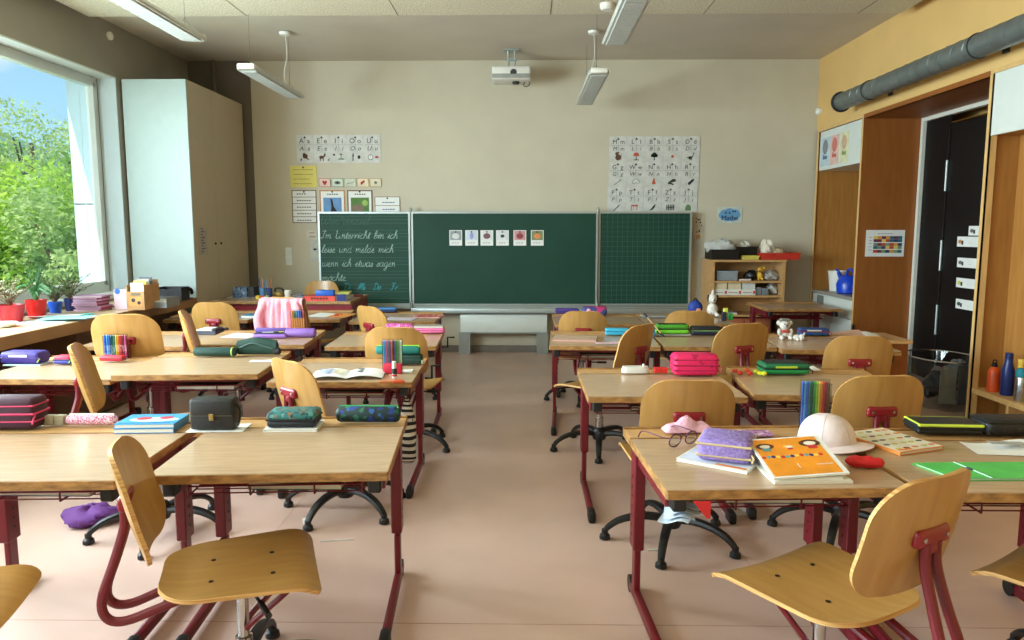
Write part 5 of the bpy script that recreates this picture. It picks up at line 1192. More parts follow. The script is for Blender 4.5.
# orange workbook, slightly open
c = onz(814, 484, .60); t = thing('orange_workbook', 'orange children\'s workbook lying half open on the front right desk', 'book', (c.x, c.y, .6012), math.radians(3))
W, D = .228, .20
MB().box(-W/2, W/2, 0, D, .0, .007).build('pages', M_pages, t)
MB().box(-W/2-.001, W/2+.001, -.001, D, -.0008, 0).build('back_cover', cm(222, 220, 214), t)
T = Matrix.Translation((-W/2-.002, 0, .014)) @ Euler((math.radians(10), math.radians(-1.5), math.radians(4))).to_matrix().to_4x4()
T = Matrix.Translation((-W/2-.002, .004, .0155)) @ Euler((math.radians(17), math.radians(-2.5), math.radians(3))).to_matrix().to_4x4()
b = MB(); b.T = T; b.box(0, W, 0, D, -.006, 0); b.build('front_cover', M_paper, t)
MB().prism([(.004, .008), (D-.01, .066), (D-.01, .008)], -.10, .09).build('raised_pages', M_pages, t, rot=(PI/2, 0, PI/2))
b = MB(); b.T = T
b.mi = 0; b.box(.007, W*.93, .007, D-.006, 0, .0005)
def kid(x, y, s, hair, shirt):
    b.mi = hair; b.disc(x, y, .021*s, .0005, .0009, 16, .55); b.mi = 3; b.disc(x, y-.001, .012*s, .0009, .0013, 14, .55); b.mi = shirt; b.box(x-.009*s, x+.009*s, y-.018*s, y-.007*s, .0009, .0012)
kid(W*.17, D*.78, 1.35, 2, 5); kid(W*.49, D*.74, .85, 6, 4); kid(W*.80, D*.80, 1.6, 2, 4)
r = random.Random(4)
for k, ch in enumerate('FLO & TOM'):
    pass
for k in range(13):
    b.mi = (4, 5, 7, 1)[k % 4]; x = W*(.06+.064*k); b.disc(x, D*(.50+.01*math.sin(k)), .0068, .0005, .0009, 9)
b.mi = 3; b.text('1', W*.42, D*.20, .030, .0009, 'C', .8, .0006); b.text('Arbeitsheft', W*.78, D*.24, .010, .0009, 'C', 1.1, .0005)
b.build('cover_print', [cm(236, 150, 40, .4), cm(240, 200, 90), cm(90, 52, 30), cm(236, 226, 210), cm(196, 50, 50), cm(90, 160, 170), cm(226, 180, 90), cm(40, 50, 110)], t, smooth=False)
# lilac flat box behind
c = onz(758, 437, .606); o = MB().rbox(-.055, .055, 0, .06, 0, .010, .003, 1).build('ruler_case', GL('lilac_dots', (176, 130, 176), [(206, 170, 200), (120, 60, 110)], 90), loc=(c.x, c.y, .6065)); tag(o, 'flat lilac patterned tin behind the orange workbook', 'tin')
# felt pens standing box, tall
c = onz(817, 437, .606); pens('behind the white cap', Vector((c.x-.004, c.y+.012, .6065)), .104, .02, .20, -3, ['blue', 'light blue', 'blue', 'teal', 'dark green', 'green', 'light green', 'yellow', 'orange', 'red', 'dark red', 'brown'])
# white cap
c = onz(835, 452, .60); t = thing('baseball_cap', 'pinkish-white baseball cap lying behind the orange workbook', 'cap', (c.x+.012, c.y+.10, .6012), math.radians(38))
cw = mat('cap_cotton', (224, 204, 200), .85, bump=.15, bscale=160)
def dome(u, v):
    a = u*PI; p = (v+1)/2*PI/2*.97
    return (.082*math.cos(a)*math.cos(p)**.8, .095*math.sin(a)*math.cos(p)**.8, .098*math.sin(p)**.9+.001)
b = MB(); b.shell(lambda u, v: dome(-u, v), 32, 10, .003); cr2 = b.build('crown', cw, t, ang=80)
for k in range(6):
    a = k*PI/3+.3; MB().tube([(.083*math.cos(a)*math.cos(p)**.8, .096*math.sin(a)*math.cos(p)**.8, .099*math.sin(p)**.9+.001) for p in [q*PI/2/8*.95 for q in range(9)]], .0012, 5).build('seam', cm(180, 164, 160), cr2)
MB().ball((0, 0, .099), .007, sc=(1, 1, .5)).build('button', cw, cr2)
def visor(u, v): s = (v+1)/2; a = u*1.05; return ((.080+.062*s*math.cos(a*.9))*math.sin(a)*1.02, -(.084+.062*s)*math.cos(a)-.004, .004+.014*(1-u*u)-.004*s)
MB().shell(visor, 18, 6, .003).build('visor', cw, t, ang=80)
# red sleeve case
c = onz(866, 470, .60); t = thing('red_pouch', 'crumpled red pouch peeking out right of the orange workbook', 'pouch', (c.x, c.y+.0, .601), math.radians(-12))
def pouch(u, v):
    a = v*PI; e = (1-abs(u)**4)**.5*.85+.15; return (u*.055, .022+.022*math.cos(a)*e, .0175+.0165*math.sin(a)*e*(1+.12*math.sin(9*u)))
MB().shell(lambda u, v: pouch(u, -v), 16, 14, .002).build('pouch', mat('red_cloth', (206, 28, 32), .7, bump=.4, bscale=60), t, ang=80)
# magazine with pictures
def mag(q, w, d):
    r = random.Random(9); q.mi = 0; q.box(w*.02, w*.98, d*.02, d*.98, 0, .0004)
    for rw in range(5):
        for k in range(5):
            q.mi = r.choice((1, 2, 3, 4, 5)); q.disc(w*(.12+.19*k+.03*r.random()), d*(.12+.19*rw), w*.07, .0004, .0008, 8, .6)
    q.mi = 1; q.box(w*.05, w*.35, d*.04, d*.09, .0008, .0012)
    return [cm(226, 222, 206), cm(220, 130, 50), cm(70, 84, 60), cm(150, 60, 50), cm(200, 190, 90), cm(96, 100, 120)]
c = onz(926, 453, .60); book('magazine with many small pictures and orange spine on the right front desks', (c.x-.012, c.y, .6012), .195, .25, .012, 22, cm(226, 140, 60), art=mag, spine='L', cat='magazine', name='magazine')
c = onz(951, 437.5, .60); t = pencil_case('flat black pencil case with lime rim on the right front desks', (c.x, c.y, .6075), .225, .12, .040, -3, cm(20, 24, 26, .45), cm(20, 24, 26), cm(30, 34, 38, .45), r=.012)
MB().rbox(-.111, .111, -.0035, .122, .029, .0385, .003, 1).build('piping', cm(206, 226, 70), t)
c = onz(1008, 440, .60); t = thing('black_bag', 'black ribbed soft bag at the right edge behind the white paper', 'bag', (c.x+.055, c.y+.01, .6075), 0)
MB().rbox(-.12, .12, 0, .12, 0, .058, .02, 3).build('body', mat('black_nylon', (24, 25, 28), .5, bump=.6, bscale=40), t); MB().rbox(-.121, .121, -.001, .121, .045, .052, .003, 1).build('zipper', M_blk, t)
c = onz(1005, 456, .60); sheet_flat('white worksheet folded up at the right picture edge', (c.x+.03, c.y, .6008), .22, .13, -6, M_paper, curl=.02, art=lambda q, w, d: (q.box(w*.3, w*.8, d*.4, d*.7, .0, .0004), [cm(160, 160, 158)])[1])
# green folder
c = onz(985, 481, .60); t = thing('green_folder', 'bright green elastic folder on the right front desk', 'folder', (c.x+.0, c.y+.0, .6008), math.radians(2))
gf = cm(84, 196, 92, .5); MB().prism([(-.085, 0), (.24, 0), (.24, .155), (-.13, .155)], 0, .0015).prism([(-.085, 0), (.24, 0), (.24, .150), (-.128, .150)], .006, .0075).build('cover', gf, t)
MB().prism([(-.08, .004), (.235, .004), (.235, .145), (-.12, .145)], .0016, .0059).build('pages', M_paper, t)
MB().tube([(.02, -.001, .0085), (.0, .150, .0085)], .0015, 5).build('elastic', cm(190, 210, 206), t)
MB().rbox(-.012, .012, .07, .09, .0078, .012, .002, 1).build('elastic_button', cm(70, 100, 120), t)
# papers in the rack of the front right desk
for k in range(5):
    o = MB().shell(lambda u, v: (u*.045, v*.07, .006*math.sin(3*u+k)), 6, 6, .0008).build('loose_paper', cm(206, 216, 226, .8), loc=(.455+.006*k, 2.10+.012*k, .50+.0095*k-.006), rot=(.0, math.radians(-5+2*k), math.radians(12*k-25))); tag(o, ('lowest', 'second lowest', 'middle', 'second highest', 'topmost')[k]+' white paper spilling from the rack of the front right desk', 'paper', None, None); o['group'] = 'papers spilling from the desk rack'
o = MB().prism([(.04, 0), (.05, 0), (.05, .05), (0, .05)], 0, .003).build('red_folder', cm(206, 36, 40), loc=(.47, 1.99, .525), rot=(PI/2, 0, 0)); tag(o, 'red folder corner hanging under the front right desk', 'folder')

def rack_stuff(desk_xy, h, items):
    for (dx_, dy_, w, d, t_, rgb, lb) in items: book(lb, (desk_xy[0]+dx_, desk_xy[1]+dy_, h-.111+0), w, d, t_, 0, cm(*rgb))
by = {n: (x+.35, y) for n, x, y, h, lb in DK}
for n, rgb, lb in (('L1b', (70, 90, 60), 'olive book in the rack under the front left aisle desk'), ('L2b', (40, 46, 44), 'black folder in the rack under the second-row middle desk'), ('L2c', (40, 60, 50), 'dark green folder in the rack under the second-row aisle desk'),
                   ('R1a', (60, 60, 66), 'grey folder in the rack under the front right aisle desk'), ('R2a', (60, 62, 54), 'grey-green book in the rack under the second-row right aisle desk'), ('R2b', (40, 40, 44), 'black book in the rack under the second-row right desk'), ('R3a', (50, 84, 54), 'green folder in the rack under the third-row right aisle desk'),
                   ('L1a', (80, 40, 80), 'plum book in the rack under the front desk at the left edge')):
    rack_stuff(by[n], DH[n], [(0.02, .20, .30, .22, .022, rgb, lb)])

# ---- row 2 right
c, w = at(620, 652, 374.5, 'R2a'); o = thing('white_case', 'flat oval white case on the second-row right desk', 'case', c+Vector((0, 0, .006)), 0)
MB().prism([(.07*math.copysign(abs(math.cos(a))**.5, math.cos(a)), .027+.027*math.copysign(abs(math.sin(a))**.7, math.sin(a))) for a in [k*PI/16 for k in range(32)]], .0, .020).build('shell', M_plast, o); MB().prism([(.066*math.copysign(abs(math.cos(a))**.5, math.cos(a)), .027+.024*math.copysign(abs(math.sin(a))**.7, math.sin(a))) for a in [k*PI/16 for k in range(32)]], .020, .031).build('lid', M_plast, o); MB().tube([(0.04, .02, .03), (.04, .02, .045)], .006, 8).build('knob', M_plast, o)
c, w = at(653.5, 668, 374.5, 'R2a'); o = MB().rbox(-.033, .033, 0, .03, 0, .028, .003, 1); o.mi = 1; o.box(-.001, .001, -.0005, .0305, .0005, .0285); o = o.build('red_box', [cm(214, 44, 36), cm(120, 20, 20)], loc=c+Vector((0, 0, .006))); tag(o, 'small bright red box between the white case and the pink pencil case', 'box')
c, w = at(673, 718, 377.5, 'R2a'); pencil_case('large hot-pink double-deck pencil case on the second-row right desk', c+Vector((0.005, 0, .006)), w, .12, .106, 0, GL('hot_pink', (224, 30, 96), [(224, 30, 96), (224, 30, 96), (180, 16, 70)], 40, ), cm(170, 20, 70), layers=2, r=.022)
for k, (px, py, rgb, dsc) in enumerate(((735, 371, (226, 90, 70), 'pinkish red'), (740, 373, (210, 50, 36), 'dark red'), (747, 370.5, (226, 96, 60), 'orange-red'), (750, 373.5, (206, 50, 30), 'bright red'), (756, 372, (206, 220, 50), 'yellow-green'), (760, 373.5, (220, 220, 40), 'yellow'), (764, 373.8, (226, 226, 60), 'pale yellow'))):
    p = onz(px, py, .616); o = MB().ball((0, 0, 0), .011, 10, 8, (1.35, .9, 1)).build('modelling_clay_ball', cm(*rgb), loc=(max(p.x, 1.03), p.y, .6115+.006)); tag(o, dsc+' small ball left of the green pencil case', 'ball', 'small coloured balls beside the green pencil case')
c, w = at(764, 810, 376, 'R2b'); t = pencil_case('big green zip pencil case with dark lid on the second-row right desk', c+Vector((0, 0, .006)), w*1.0, .13, .055, 0, cm(20, 140, 76, .5), cm(16, 20, 22), cm(26, 110, 70, .5), r=.018, patch=cm(190, 210, 60))
MB().rbox(-w*.44, w*.44, .012, .118, .0545, .0575, .003, 1).build('lid_panel', cm(34, 38, 40), t)
c, w = at(812, 820, 372, 'R2b'); sheet_flat('crumpled white tissue beside the green pencil case', c+Vector((.01, .0, .006)), .05, .06, 20, M_paper, curl=.015, name='tissue', cat='tissue')
# ---- row 3 right
c, w = at(552, 596, 341.5, 'R3a'); book('pale brown notebook with pink edge on the third-row aisle desk', c+Vector((.0, .0, .0)), w*1.0, .20, .012, -8, cm(190, 160, 136), cm(214, 160, 150), spine='R')
c, w = at(597, 622, 344, 'R3a'); sheet_flat('pink and white strip of paper on the third-row right desk', c, .17, .07, 6, cm(226, 190, 200))
c, w = at(607, 625, 336, 'R3a'); pencil_case('cyan tin pencil case on the third-row right desk', c+Vector((.01, .0, .006)), .16, .06, .045, 0, cm(60, 176, 214, .4), cm(40, 110, 160), r=.006)
t = thing('toy_figure', 'small toy figure with a long brush leaning on the third-row desk', 'toy', tuple(at(649, 656, 337, 'R3a')[0]+Vector((-.0, 0, 0))), 0)
MB().rbox(-.02, .02, 0, .03, 0, .045, .006, 2).build('body', cm(60, 130, 170), t); MB().ball((.0, .015, .056), .014).build('head', M_white, t); MB().tube([(.03, .0, .04), (.075, -.03, .01)], .007, 6).build('arm', M_blk, t)
o = MB().tube([(.05, -.02, .03), (-.03, .05, .13)], .004, 6); o.mi = 1; o.tube([(-.03, .05, .13), (-.05, .065, .155)], .007, 6); o = o.build('brush', [cm(190, 160, 110), M_ink], t)
c, w = at(656, 690, 336.5, 'R3b'); book('grey exercise book under the lime pencil case', c+Vector((0, 0, .006)), w*1.05, .10, .008, 0, cm(150, 150, 146), group='grey books in the third row')
t = pencil_case('lime green pencil case with black top in the third row right', c+Vector((0, .004, .0145)), w*.98, .07, .068, 0, cm(120, 214, 50, .6), cm(30, 40, 30), cm(70, 150, 40), r=.018); MB().rbox(-w*.40, w*.40, .01, .06, .0675, .071, .002, 1).build('top_panel', M_blk, t)
c, w = at(691, 722, 336.5, 'R3b'); t = pencil_case('navy and black pencil case with green rim in the third row right', c+Vector((0, 0, .006)), w*.97, .08, .062, 0, cm(26, 32, 56, .6), cm(120, 160, 90), cm(22, 24, 32), r=.022)
c, w = at(727, 742, 327, 'R3b'); o = MB().rbox(-.055, .055, 0, .06, 0, .04, .01, 2).build('soap_box', cm(206, 214, 190, .5), loc=(1.47, 5.18, .6075)); tag(o, 'small pale box behind the turned chair in the third row right', 'box')
# toy bear
def fuse(o, vox):
    m = o.modifiers.new('fuse', 'REMESH'); m.mode = 'VOXEL'; m.voxel_size = vox; m.use_smooth_shade = True; return o
c, w = at(777, 796, 340, 'R3c'); fur = mat('grey_plush', (196, 186, 180), .95, bump=.8, bscale=140); furw = mat('white_plush', (222, 216, 208), .95, bump=.8, bscale=140)
t = thing('toy_bear', 'grey and white plush bear with hat sitting on the third-row right desk', 'toy', c+Vector((0, .03, .0)), 0)
b = MB(); b.ball((0, .02, .04), .036, sc=(1, .85, 1.05)); b.ball((0, .012, .095), .033, sc=(1.1, .9, .95)); b.ball((-.037, .02, .108), .017); b.ball((.037, .02, .108), .017)
b.ball((-.028, -.02, .014), .016, sc=(1, 1.5, .95)); b.ball((.028, -.02, .014), .016, sc=(1, 1.5, .95)); b.ball((-.04, 0, .05), .014, sc=(.9, 1, 1.7)); b.ball((.04, 0, .05), .014, sc=(.9, 1, 1.7))
fuse(b.build('body', furw, t, ang=180), .004)
MB().ball((.0, -.018, .090), .012, sc=(1, .8, .8)).build('muzzle', fur, t); MB().ball((0, -.028, .095), .006).build('nose', M_blk, t)
for x in (-.012, .012): MB().ball((x, -.018, .105), .004).build('eye', M_blk, t)
MB().rbox(-.026, .026, -.018, -.006, .045, .066, .005, 2).build('scarf', cm(190, 80, 70), t)
MB().rbox(-.03, .03, -.005, .045, .124, .138, .005, 2).build('hat', cm(130, 126, 124), t)
c, w = at(794, 806, 341, 'R3c'); t = thing('plush_animal', 'small pale plush animal lying beside the plush bear', 'toy', c+Vector((0, .02, 0)), 0)
b = MB(); b.ball((-.01, .01, .02), .022, sc=(1.2, .9, .9)); b.ball((.02, .0, .024), .020); b.ball((-.01, -.012, .008), .01); b.ball((.01, -.014, .008), .01); fuse(b.build('body', furw, t, ang=180), .0035)
MB().ball((.03, -.014, .028), .005).build('eye', M_blk, t); MB().ball((.034, .0, .046), .009, sc=(.6, 1, 1)).build('ear', fur, t)
c, w = at(767, 778, 337, 'R3c'); o = MB().rbox(-.035, .035, 0, .05, 0, .045, .006, 2); o.mi = 1; o.rbox(-.037, -.012, -.003, .03, 0, .05, .006, 2); o = o.build('pink_pouch', [cm(206, 150, 70), cm(226, 80, 130)], loc=(1.555+.06, c.y+.10, .6075)); tag(o, 'pink and orange pouch left of the plush bear', 'pouch')
c, w = at(806, 833, 338, 'R3c'); pencil_case('long blue pencil case with red zip behind the plush bear', c+Vector((-.01, .06, .006)), .20, .07, .052, -4, cm(30, 86, 150, .6), cm(150, 40, 80), cm(40, 70, 130), r=.014, patch=M_white)
# ---- rear right rows
c, w = at(556, 580, 316, 'R4a'); pencil_case('flat purple pencil case in the rear right row', c+Vector((0, .10, .006)), w, .10, .045, 0, cm(70, 50, 130, .6), cm(50, 36, 100), r=.016)
c, w = at(583, 608, 318, 'R4a'); t = roll_case('rounded pink and blue pencil case with handle in the rear right row', c+Vector((0, .06, .006)), w, .04, 0, GL('pink_blue', (60, 70, 130), [(196, 60, 120), (40, 44, 90)], 16), cm(150, 30, 80))
o = MB().ball((-.05, .01, .045), .022).build('pompom', cm(236, 170, 190, .9), t)
c, w = at(641, 664, 318, 'R4b'); c = ony(653, 317, 6.2); t = thing('grey_tray', 'flat grey tray in the rear right row', 'tray', (c.x, 6.12, .60+.001), 0); MB().rbox(-.09, .09, 0, .12, 0, .006, .002, 1).build('base', cm(120, 120, 120, .4), t); MB().rbox(-.10, .10, -.01, .13, .006, .018, .004, 1).build('rim', cm(150, 152, 150, .4), t)
# backpack and plush dog on the rear desk
c = ony(697, 318, 6.3); t = thing('blue_backpack', 'round blue bag on the rear right desk before the bookcase', 'bag', (c.x-.01, 6.28, .601+.006), 0)
MB().ball((0, .05, .062), .062, 18, 12, (1, .6, 1)).build('body', cm(24, 60, 150, .6), t); MB().rbox(.0, .035, -.006, .01, .03, .06, .006, 2).build('patch', cm(226, 140, 110), t); MB().tube(catmull([(-.02, .05, .12), (0, .05, .14), (.02, .05, .12)]), .006, 6).build('handle', M_blk, t)
c = ony(711, 318, 6.25); t = thing('toy_dog', 'white plush dog with dark ear sitting beside the round blue bag', 'toy', (c.x, 6.20, .601+.006), 0); t.scale = (1.15, 1.15, 1.15)
b = MB(); b.ball((0, .01, .05), .042, sc=(1, .9, 1.15)); b.ball((-.005, .0, .13), .034, sc=(1, 1, 1.1)); b.ball((-.03, -.02, .014), .017, sc=(1, 1.5, .8)); b.ball((.028, -.02, .014), .017, sc=(1, 1.5, .8)); b.ball((-.005, -.03, .12), .016); b.ball((.0, .01, .165), .02, sc=(.6, .6, 1.6))
fuse(b.build('body', furw, t, ang=180), .005)
MB().ball((-.035, .0, .135), .018, sc=(.5, .8, 1.5)).build('ear', M_ink, t); MB().ball((.03, .0, .135), .018, sc=(.5, .8, 1.5)).build('ear', M_ink, t); MB().ball((-.005, -.046, .124), .006).build('nose', M_blk, t)
for k, (px, rgb, h, dsc) in enumerate(((721.5, (220, 226, 90), .09, 'yellow-green'), (719, (30, 60, 150), .06, 'blue'), (724, (50, 190, 90), .055, 'bright green'), (716, (36, 40, 60), .07, 'dark'))):
    c = ony(px, 318, 6.2); o = MB().rbox(-.017, .017, 0, .03, 0, h, .003, 1).build('wooden_block', cm(*rgb), loc=(c.x, 6.02-.04*k+.05, .601)); tag(o, dsc+' block beside the plush dog', 'block')
# papers before the brown panel
c = onz(868, 343, .60); sheet_flat('pinkish pile of paper behind the chair before the brown panel', (c.x+.0, c.y+.2, .6008), .26, .30, -5, cm(214, 170, 146), curl=.02)
o = sheet_flat('white sheet at the right end of the paper pile before the brown panel', (c.x+.14, c.y+.2, .6068), .10, .22, -12, M_paper, curl=.012)
# narrow side table before the niche
t = thing('side_table', 'small wooden side table with black handle before the brown niche panel', 'table', (2.49, 4.95, 0), 0)
MB().rbox(-.12, .12, 0, .40, .565, .59, .003, 1).build('table_top', M_strip, t); MB().box(-.10, .10, .02, .38, .0, .565).build('body', M_woodd, t); MB().rbox(-.08, -.03, .0, .02, .49, .55, .01, 2).build('handle', M_blk, t)
# ---- things in the niche of the corner cupboard
c = onx(824, 291, 3.32); t = thing('watering_can', 'blue plastic watering can on the grey counter of the oak cupboard', 'watering can', (3.23, 7.42, .7005), math.radians(-90)); t.scale = (1.2, 1.2, 1.2)
blu = cm(24, 70, 200, .3)
t.rotation_euler.z = math.radians(90)
b = MB(); b.lathe([(.07, 0), (.085, .01), (.092, .08), (.07, .13), (.045, .15), (.04, .15), (.06, .125)], 20); b.build('body', blu, t)
MB().tube(catmull([(.07, 0, .05), (.14, 0, .11), (.20, 0, .17), (.235, 0, .185)]), [.022]*5+[.016]*5+[.012]*6, 10).build('spout', blu, t)
MB().tube(catmull([(-.085, 0, .05), (-.13, 0, .12), (-.08, 0, .19), (.0, 0, .20), (.03, 0, .15)]), .010, 8).build('handle', blu, t)
t = thing('white_bucket', 'white plastic bucket behind the blue watering can', 'bucket', (3.26, 7.74, .7005), 0); MB().lathe([(.07, 0), (.075, .003), (.095, .20), (.10, .20), (.10, .21), (.09, .21), (.07, .006)], 22).build('bucket', M_plast, t)
# ---- bottles on the open shelf
def bottle(nm, label, c, prof, cap, bm_, cm_):
    t = thing(nm, label, 'bottle', c, 0, None); MB().lathe(prof, 18).build('body', bm_, t); MB().lathe(cap, 14).build('cap', cm_, t); return t
zs = .2508
t = bottle('drinking_bottle', 'orange metal drinking bottle with black loop on the open shelf', (3.15, 4.93, zs), [(.034, 0), (.038, .005), (.038, .13), (.03, .155), (.016, .168)], [(.018, .168), (.018, .19), (.010, .195)], cm(226, 84, 30, .35), M_blk)
MB().tube([(.012*math.cos(a), 0, .202+.012*math.sin(a)) for a in [k*PI/8 for k in range(17)]], .004, 6, False).build('loop', M_blk, t)
bottle('drinking_bottle', 'tall dark blue steel bottle on the open shelf', (3.17, 4.82, zs), [(.036, 0), (.039, .005), (.039, .16), (.024, .215), (.022, .24)], [(.024, .24), (.024, .275), (.020, .28)], cm(26, 50, 120, .3), cm(24, 44, 100, .3))
bottle('drinking_bottle', 'silver bottle with turquoise and yellow lid at the right picture edge', (3.14, 4.64, zs), [(.034, 0), (.036, .005), (.036, .15), (.032, .158)], [(.036, .158), (.036, .185), (.026, .21)], mat('steel', (186, 190, 190), .25, metal=.9), cm(20, 130, 150))
bottle('spice_tin', 'small yellow jar at the upper right picture edge on the shelf', (3.20, 4.74, zs), [(.02, 0), (.022, .004), (.022, .20), (.02, .23)], [(.022, .23), (.022, .25), (.02, .252)], cm(226, 180, 60), cm(230, 190, 80))
# ---- bin with bags before the black door
t = thing('waste_container', 'transparent bin bag stand with crumpled bags before the black door', 'bin', (3.20, 5.62, 0), 0)
b = MB()
prof = [(.30, .002), (.31, .01), (.33, .30), (.335, .42)]
def skin(u, v): a = u*PI; s = (v+1)/2; r = .27+.05*s+.014*math.sin(a*9+s*4)+.008*math.sin(a*17); return (r*math.cos(a)*.75, r*math.sin(a), .002+.37*s)
MB().shell(lambda u, v: skin(-u, v), 60, 8, .002).build('bag', M_clear, t, ang=80)
MB().tube([(.325*math.cos(a)*.75, .325*math.sin(a), .372) for a in [k*PI/18 for k in range(37)]], .006, 6, False).build('hoop', M_chrome, t)
for k, (x, y, z, r, rgb, dsc) in enumerate(((-.06, .0, .17, .105, (50, 50, 54), 'black'), (.07, .13, .17, .11, (150, 130, 116), 'brownish grey'), (.10, -.02, .29, .07, (120, 126, 130), 'grey'), (-.05, .16, .06, .05, (50, 50, 50), 'dark'))):
    b = MB(); b.shell(lambda u, v: (lambda a, p, rr: (rr*math.cos(a)*math.cos(p), rr*math.sin(a)*math.cos(p), rr*.8*math.sin(p)))(u*PI, v*PI/2*.98, r*(1+.13*math.sin(5*u*PI)*math.cos(4*v)+.1*math.sin(9*v+3*u))), 24, 14, .002)
    o = b.build('crumpled_bag', cm(*rgb, .4), loc=(3.20+x*.7, 5.56+y, z+.01)); tag(o, dsc+' crumpled bag in the clear bin bag', 'bag')
for k, (w, rgb, dsc) in enumerate(((.12, (190, 190, 184), 'white printed'), (.12, (120, 126, 134), 'grey'))):
    o = MB().box(0, w, 0, .006, 0, .27).build('cardboard', cm(*rgb), loc=(3.085+.125*k, 5.44-.02*k, .04)); tag(o, dsc+' cardboard standing at the front of the clear bin bag', 'cardboard')
# ---- on and in the bookcase
def shp(px): return ony(711+(px-705)*.93, 262, 7.66).x
def basket(label, x0, x1, y0, y1, z0, h, m, nm='basket'):
    t = thing(nm, label, 'basket', ((x0+x1)/2, y0, z0), 0); w = (x1-x0)/2; d = y1-y0
    vs_ = []; b = MB()
    b.box(-w*.94, w*.94, 0.01, d-.01, 0, .005); 
    b.prism([(-w, 0), (w, 0), (w, .006), (-w, .006)], .0051, h); b.prism([(-w, d-.006), (w, d-.006), (w, d), (-w, d)], .0051, h); b.box(-w, -w+.006, .0061, d-.0061, .0051, h); b.box(w-.006, w, .0061, d-.0061, .0051, h)
    b.box(-w-.008, w+.008, -.008, 0, h-.012, h)
    b.build('tray', m, t); return t
ty0 = szt+.0225
basket('black basket full of white cloth on the bookcase top', shp(705), shp(734), 7.63, 7.93, ty0, .105, M_blk)
basket('second black basket behind the yellow tray on the bookcase', shp(735.5), shp(757), 7.74, 7.94, ty0+.0, .13, M_blk)
basket('yellow tray low between the black baskets and the red tray', shp(738), shp(755), 7.62, 7.72, ty0, .042, cm(214, 196, 90, .5))
basket('red plastic tray on the right of the bookcase top', shp(757.5), shp(799), 7.62, 7.90, ty0+.0, .07, cm(196, 52, 36, .45), 'red_tray')
def lump(label, x, y, z, rx, ry, rz, m, seed, nm='cloth', cat='cloth'):
    r = random.Random(seed); p = [r.random()*6 for _ in range(4)]
    b = MB(); b.shell(lambda u, v: (lambda a, q, k: (rx*k*math.cos(a)*math.cos(q), ry*k*math.sin(a)*math.cos(q), rz*k*math.sin(q)))(u*PI, v*PI/2*.98, 1+.2*math.sin(3*u*PI+p[0])*math.cos(3*v+p[1])+.12*math.sin(8*v+6*u*PI+p[2])), 24, 16, .003)
    o = b.build(nm, m, loc=(x, y, z)); tag(o, label, cat)
lump('heap of pale grey cloth in the black basket on the bookcase', shp(719.5), 7.78, ty0+.115, .155, .11, .09, cm(186, 186, 180, .9), 2)
lump('small white cloth in the second black basket', shp(746), 7.84, ty0+.135, .06, .06, .045, cm(206, 202, 190, .9), 5)
lump('white crumpled bag standing in the red tray', shp(768), 7.76, ty0+.10, .07, .08, .09, cm(226, 216, 196, .8), 7, 'white_bag', 'bag')
lump('clear wrinkled packaging in the red tray', shp(779), 7.76, ty0+.07, .09, .08, .045, cm(180, 160, 130, .5), 9, 'packaging', 'packaging')
zz = s1+.0005
t = basket('grey storage crate on the upper shelf of the bookcase', shp(712), shp(734), 7.66, 7.93, zz, .10, cm(140, 148, 152, .5), 'storage_crate'); o = MB().rbox(-.11, .11, .01, .25, .0, .085, .004, 1).build('crate_paper', cm(160, 166, 168), loc=(shp(723), 7.665, zz+.0055)); tag(o, 'stack of grey sheets in the storage crate', 'papers')
book('dark red book lying on the upper shelf', (shp(742.5), 7.66, zz), .13, .20, .02, 0, cm(110, 50, 46)); lump('black cloth bundle on the upper shelf', shp(752), 7.78, zz+.05, .06, .06, .045, M_blk, 12)
t = thing('toy_giraffe', 'yellow toy animal with spots on the upper shelf', 'toy', (shp(761), 7.74, zz), 0); b = MB(); b.ball((0, 0, .05), .035, sc=(.9, .8, 1.3)); b.ball((.0, 0, .11), .03); b.ball((.035, -.01, .125), .016); b.ball((-.02, -.02, .012), .014); b.ball((.02, -.02, .012), .014); fuse(b.build('body', spotted('giraffe', (220, 170, 50), [(220, 170, 50), (120, 80, 30)], 40), t, ang=180), .005); MB().ball((.0, -.026, .118), .005).build('eye', M_blk, t)
lump('crumpled silver foil on the upper shelf', shp(773.5), 7.76, zz+.05, .07, .08, .045, cm(170, 166, 158, .35), 14, 'foil', 'foil')
zz = s2+.0005
for k in range(3):
    x = shp(716+k*15.2); t = thing('archive_box', ('left', 'middle', 'right')[k]+' white archive box on the middle shelf of the bookcase', 'box', (x, 7.65, zz), 0, 'archive boxes in the bookcase')
    MB().rbox(-.072, .072, 0, .26, 0, .06, .002, 1).build('box', M_plast, t); MB().box(-.066, .066, .005, .25, .0605, .125).build('card_stack', cm(214, 200, 166) if k < 2 else cm(206, 208, 204), t); MB().box(.045, .066, -.001, 0, .015, .045).build('red_sticker', cm(196, 60, 50), t); MB().box(-.06, .03, -.001, 0, .024, .03).build('lettering', cm(110, 110, 110), t)
for k in range(2):
    x = shp(757.5+k*7.5); o = MB().rbox(-.033, .033, 0, .20, 0, .08-.01*k, .003, 1).build('grey_box', cm(120, 126, 132), loc=(x, 7.67, zz)); tag(o, ('left', 'right')[k]+' small grey box beside the archive boxes', 'box')
lump('crumpled paper leaning at the right end of the middle shelf', shp(775.5), 7.78, zz+.055, .05, .08, .052, cm(190, 190, 184, .8), 21, 'crumpled_paper', 'paper')
zz = s3+.0005
book('grey book lying on the third shelf behind the blocks', (shp(728), 7.66, zz), .14, .20, .02, 0, cm(160, 160, 160))
zz = s4+.0005
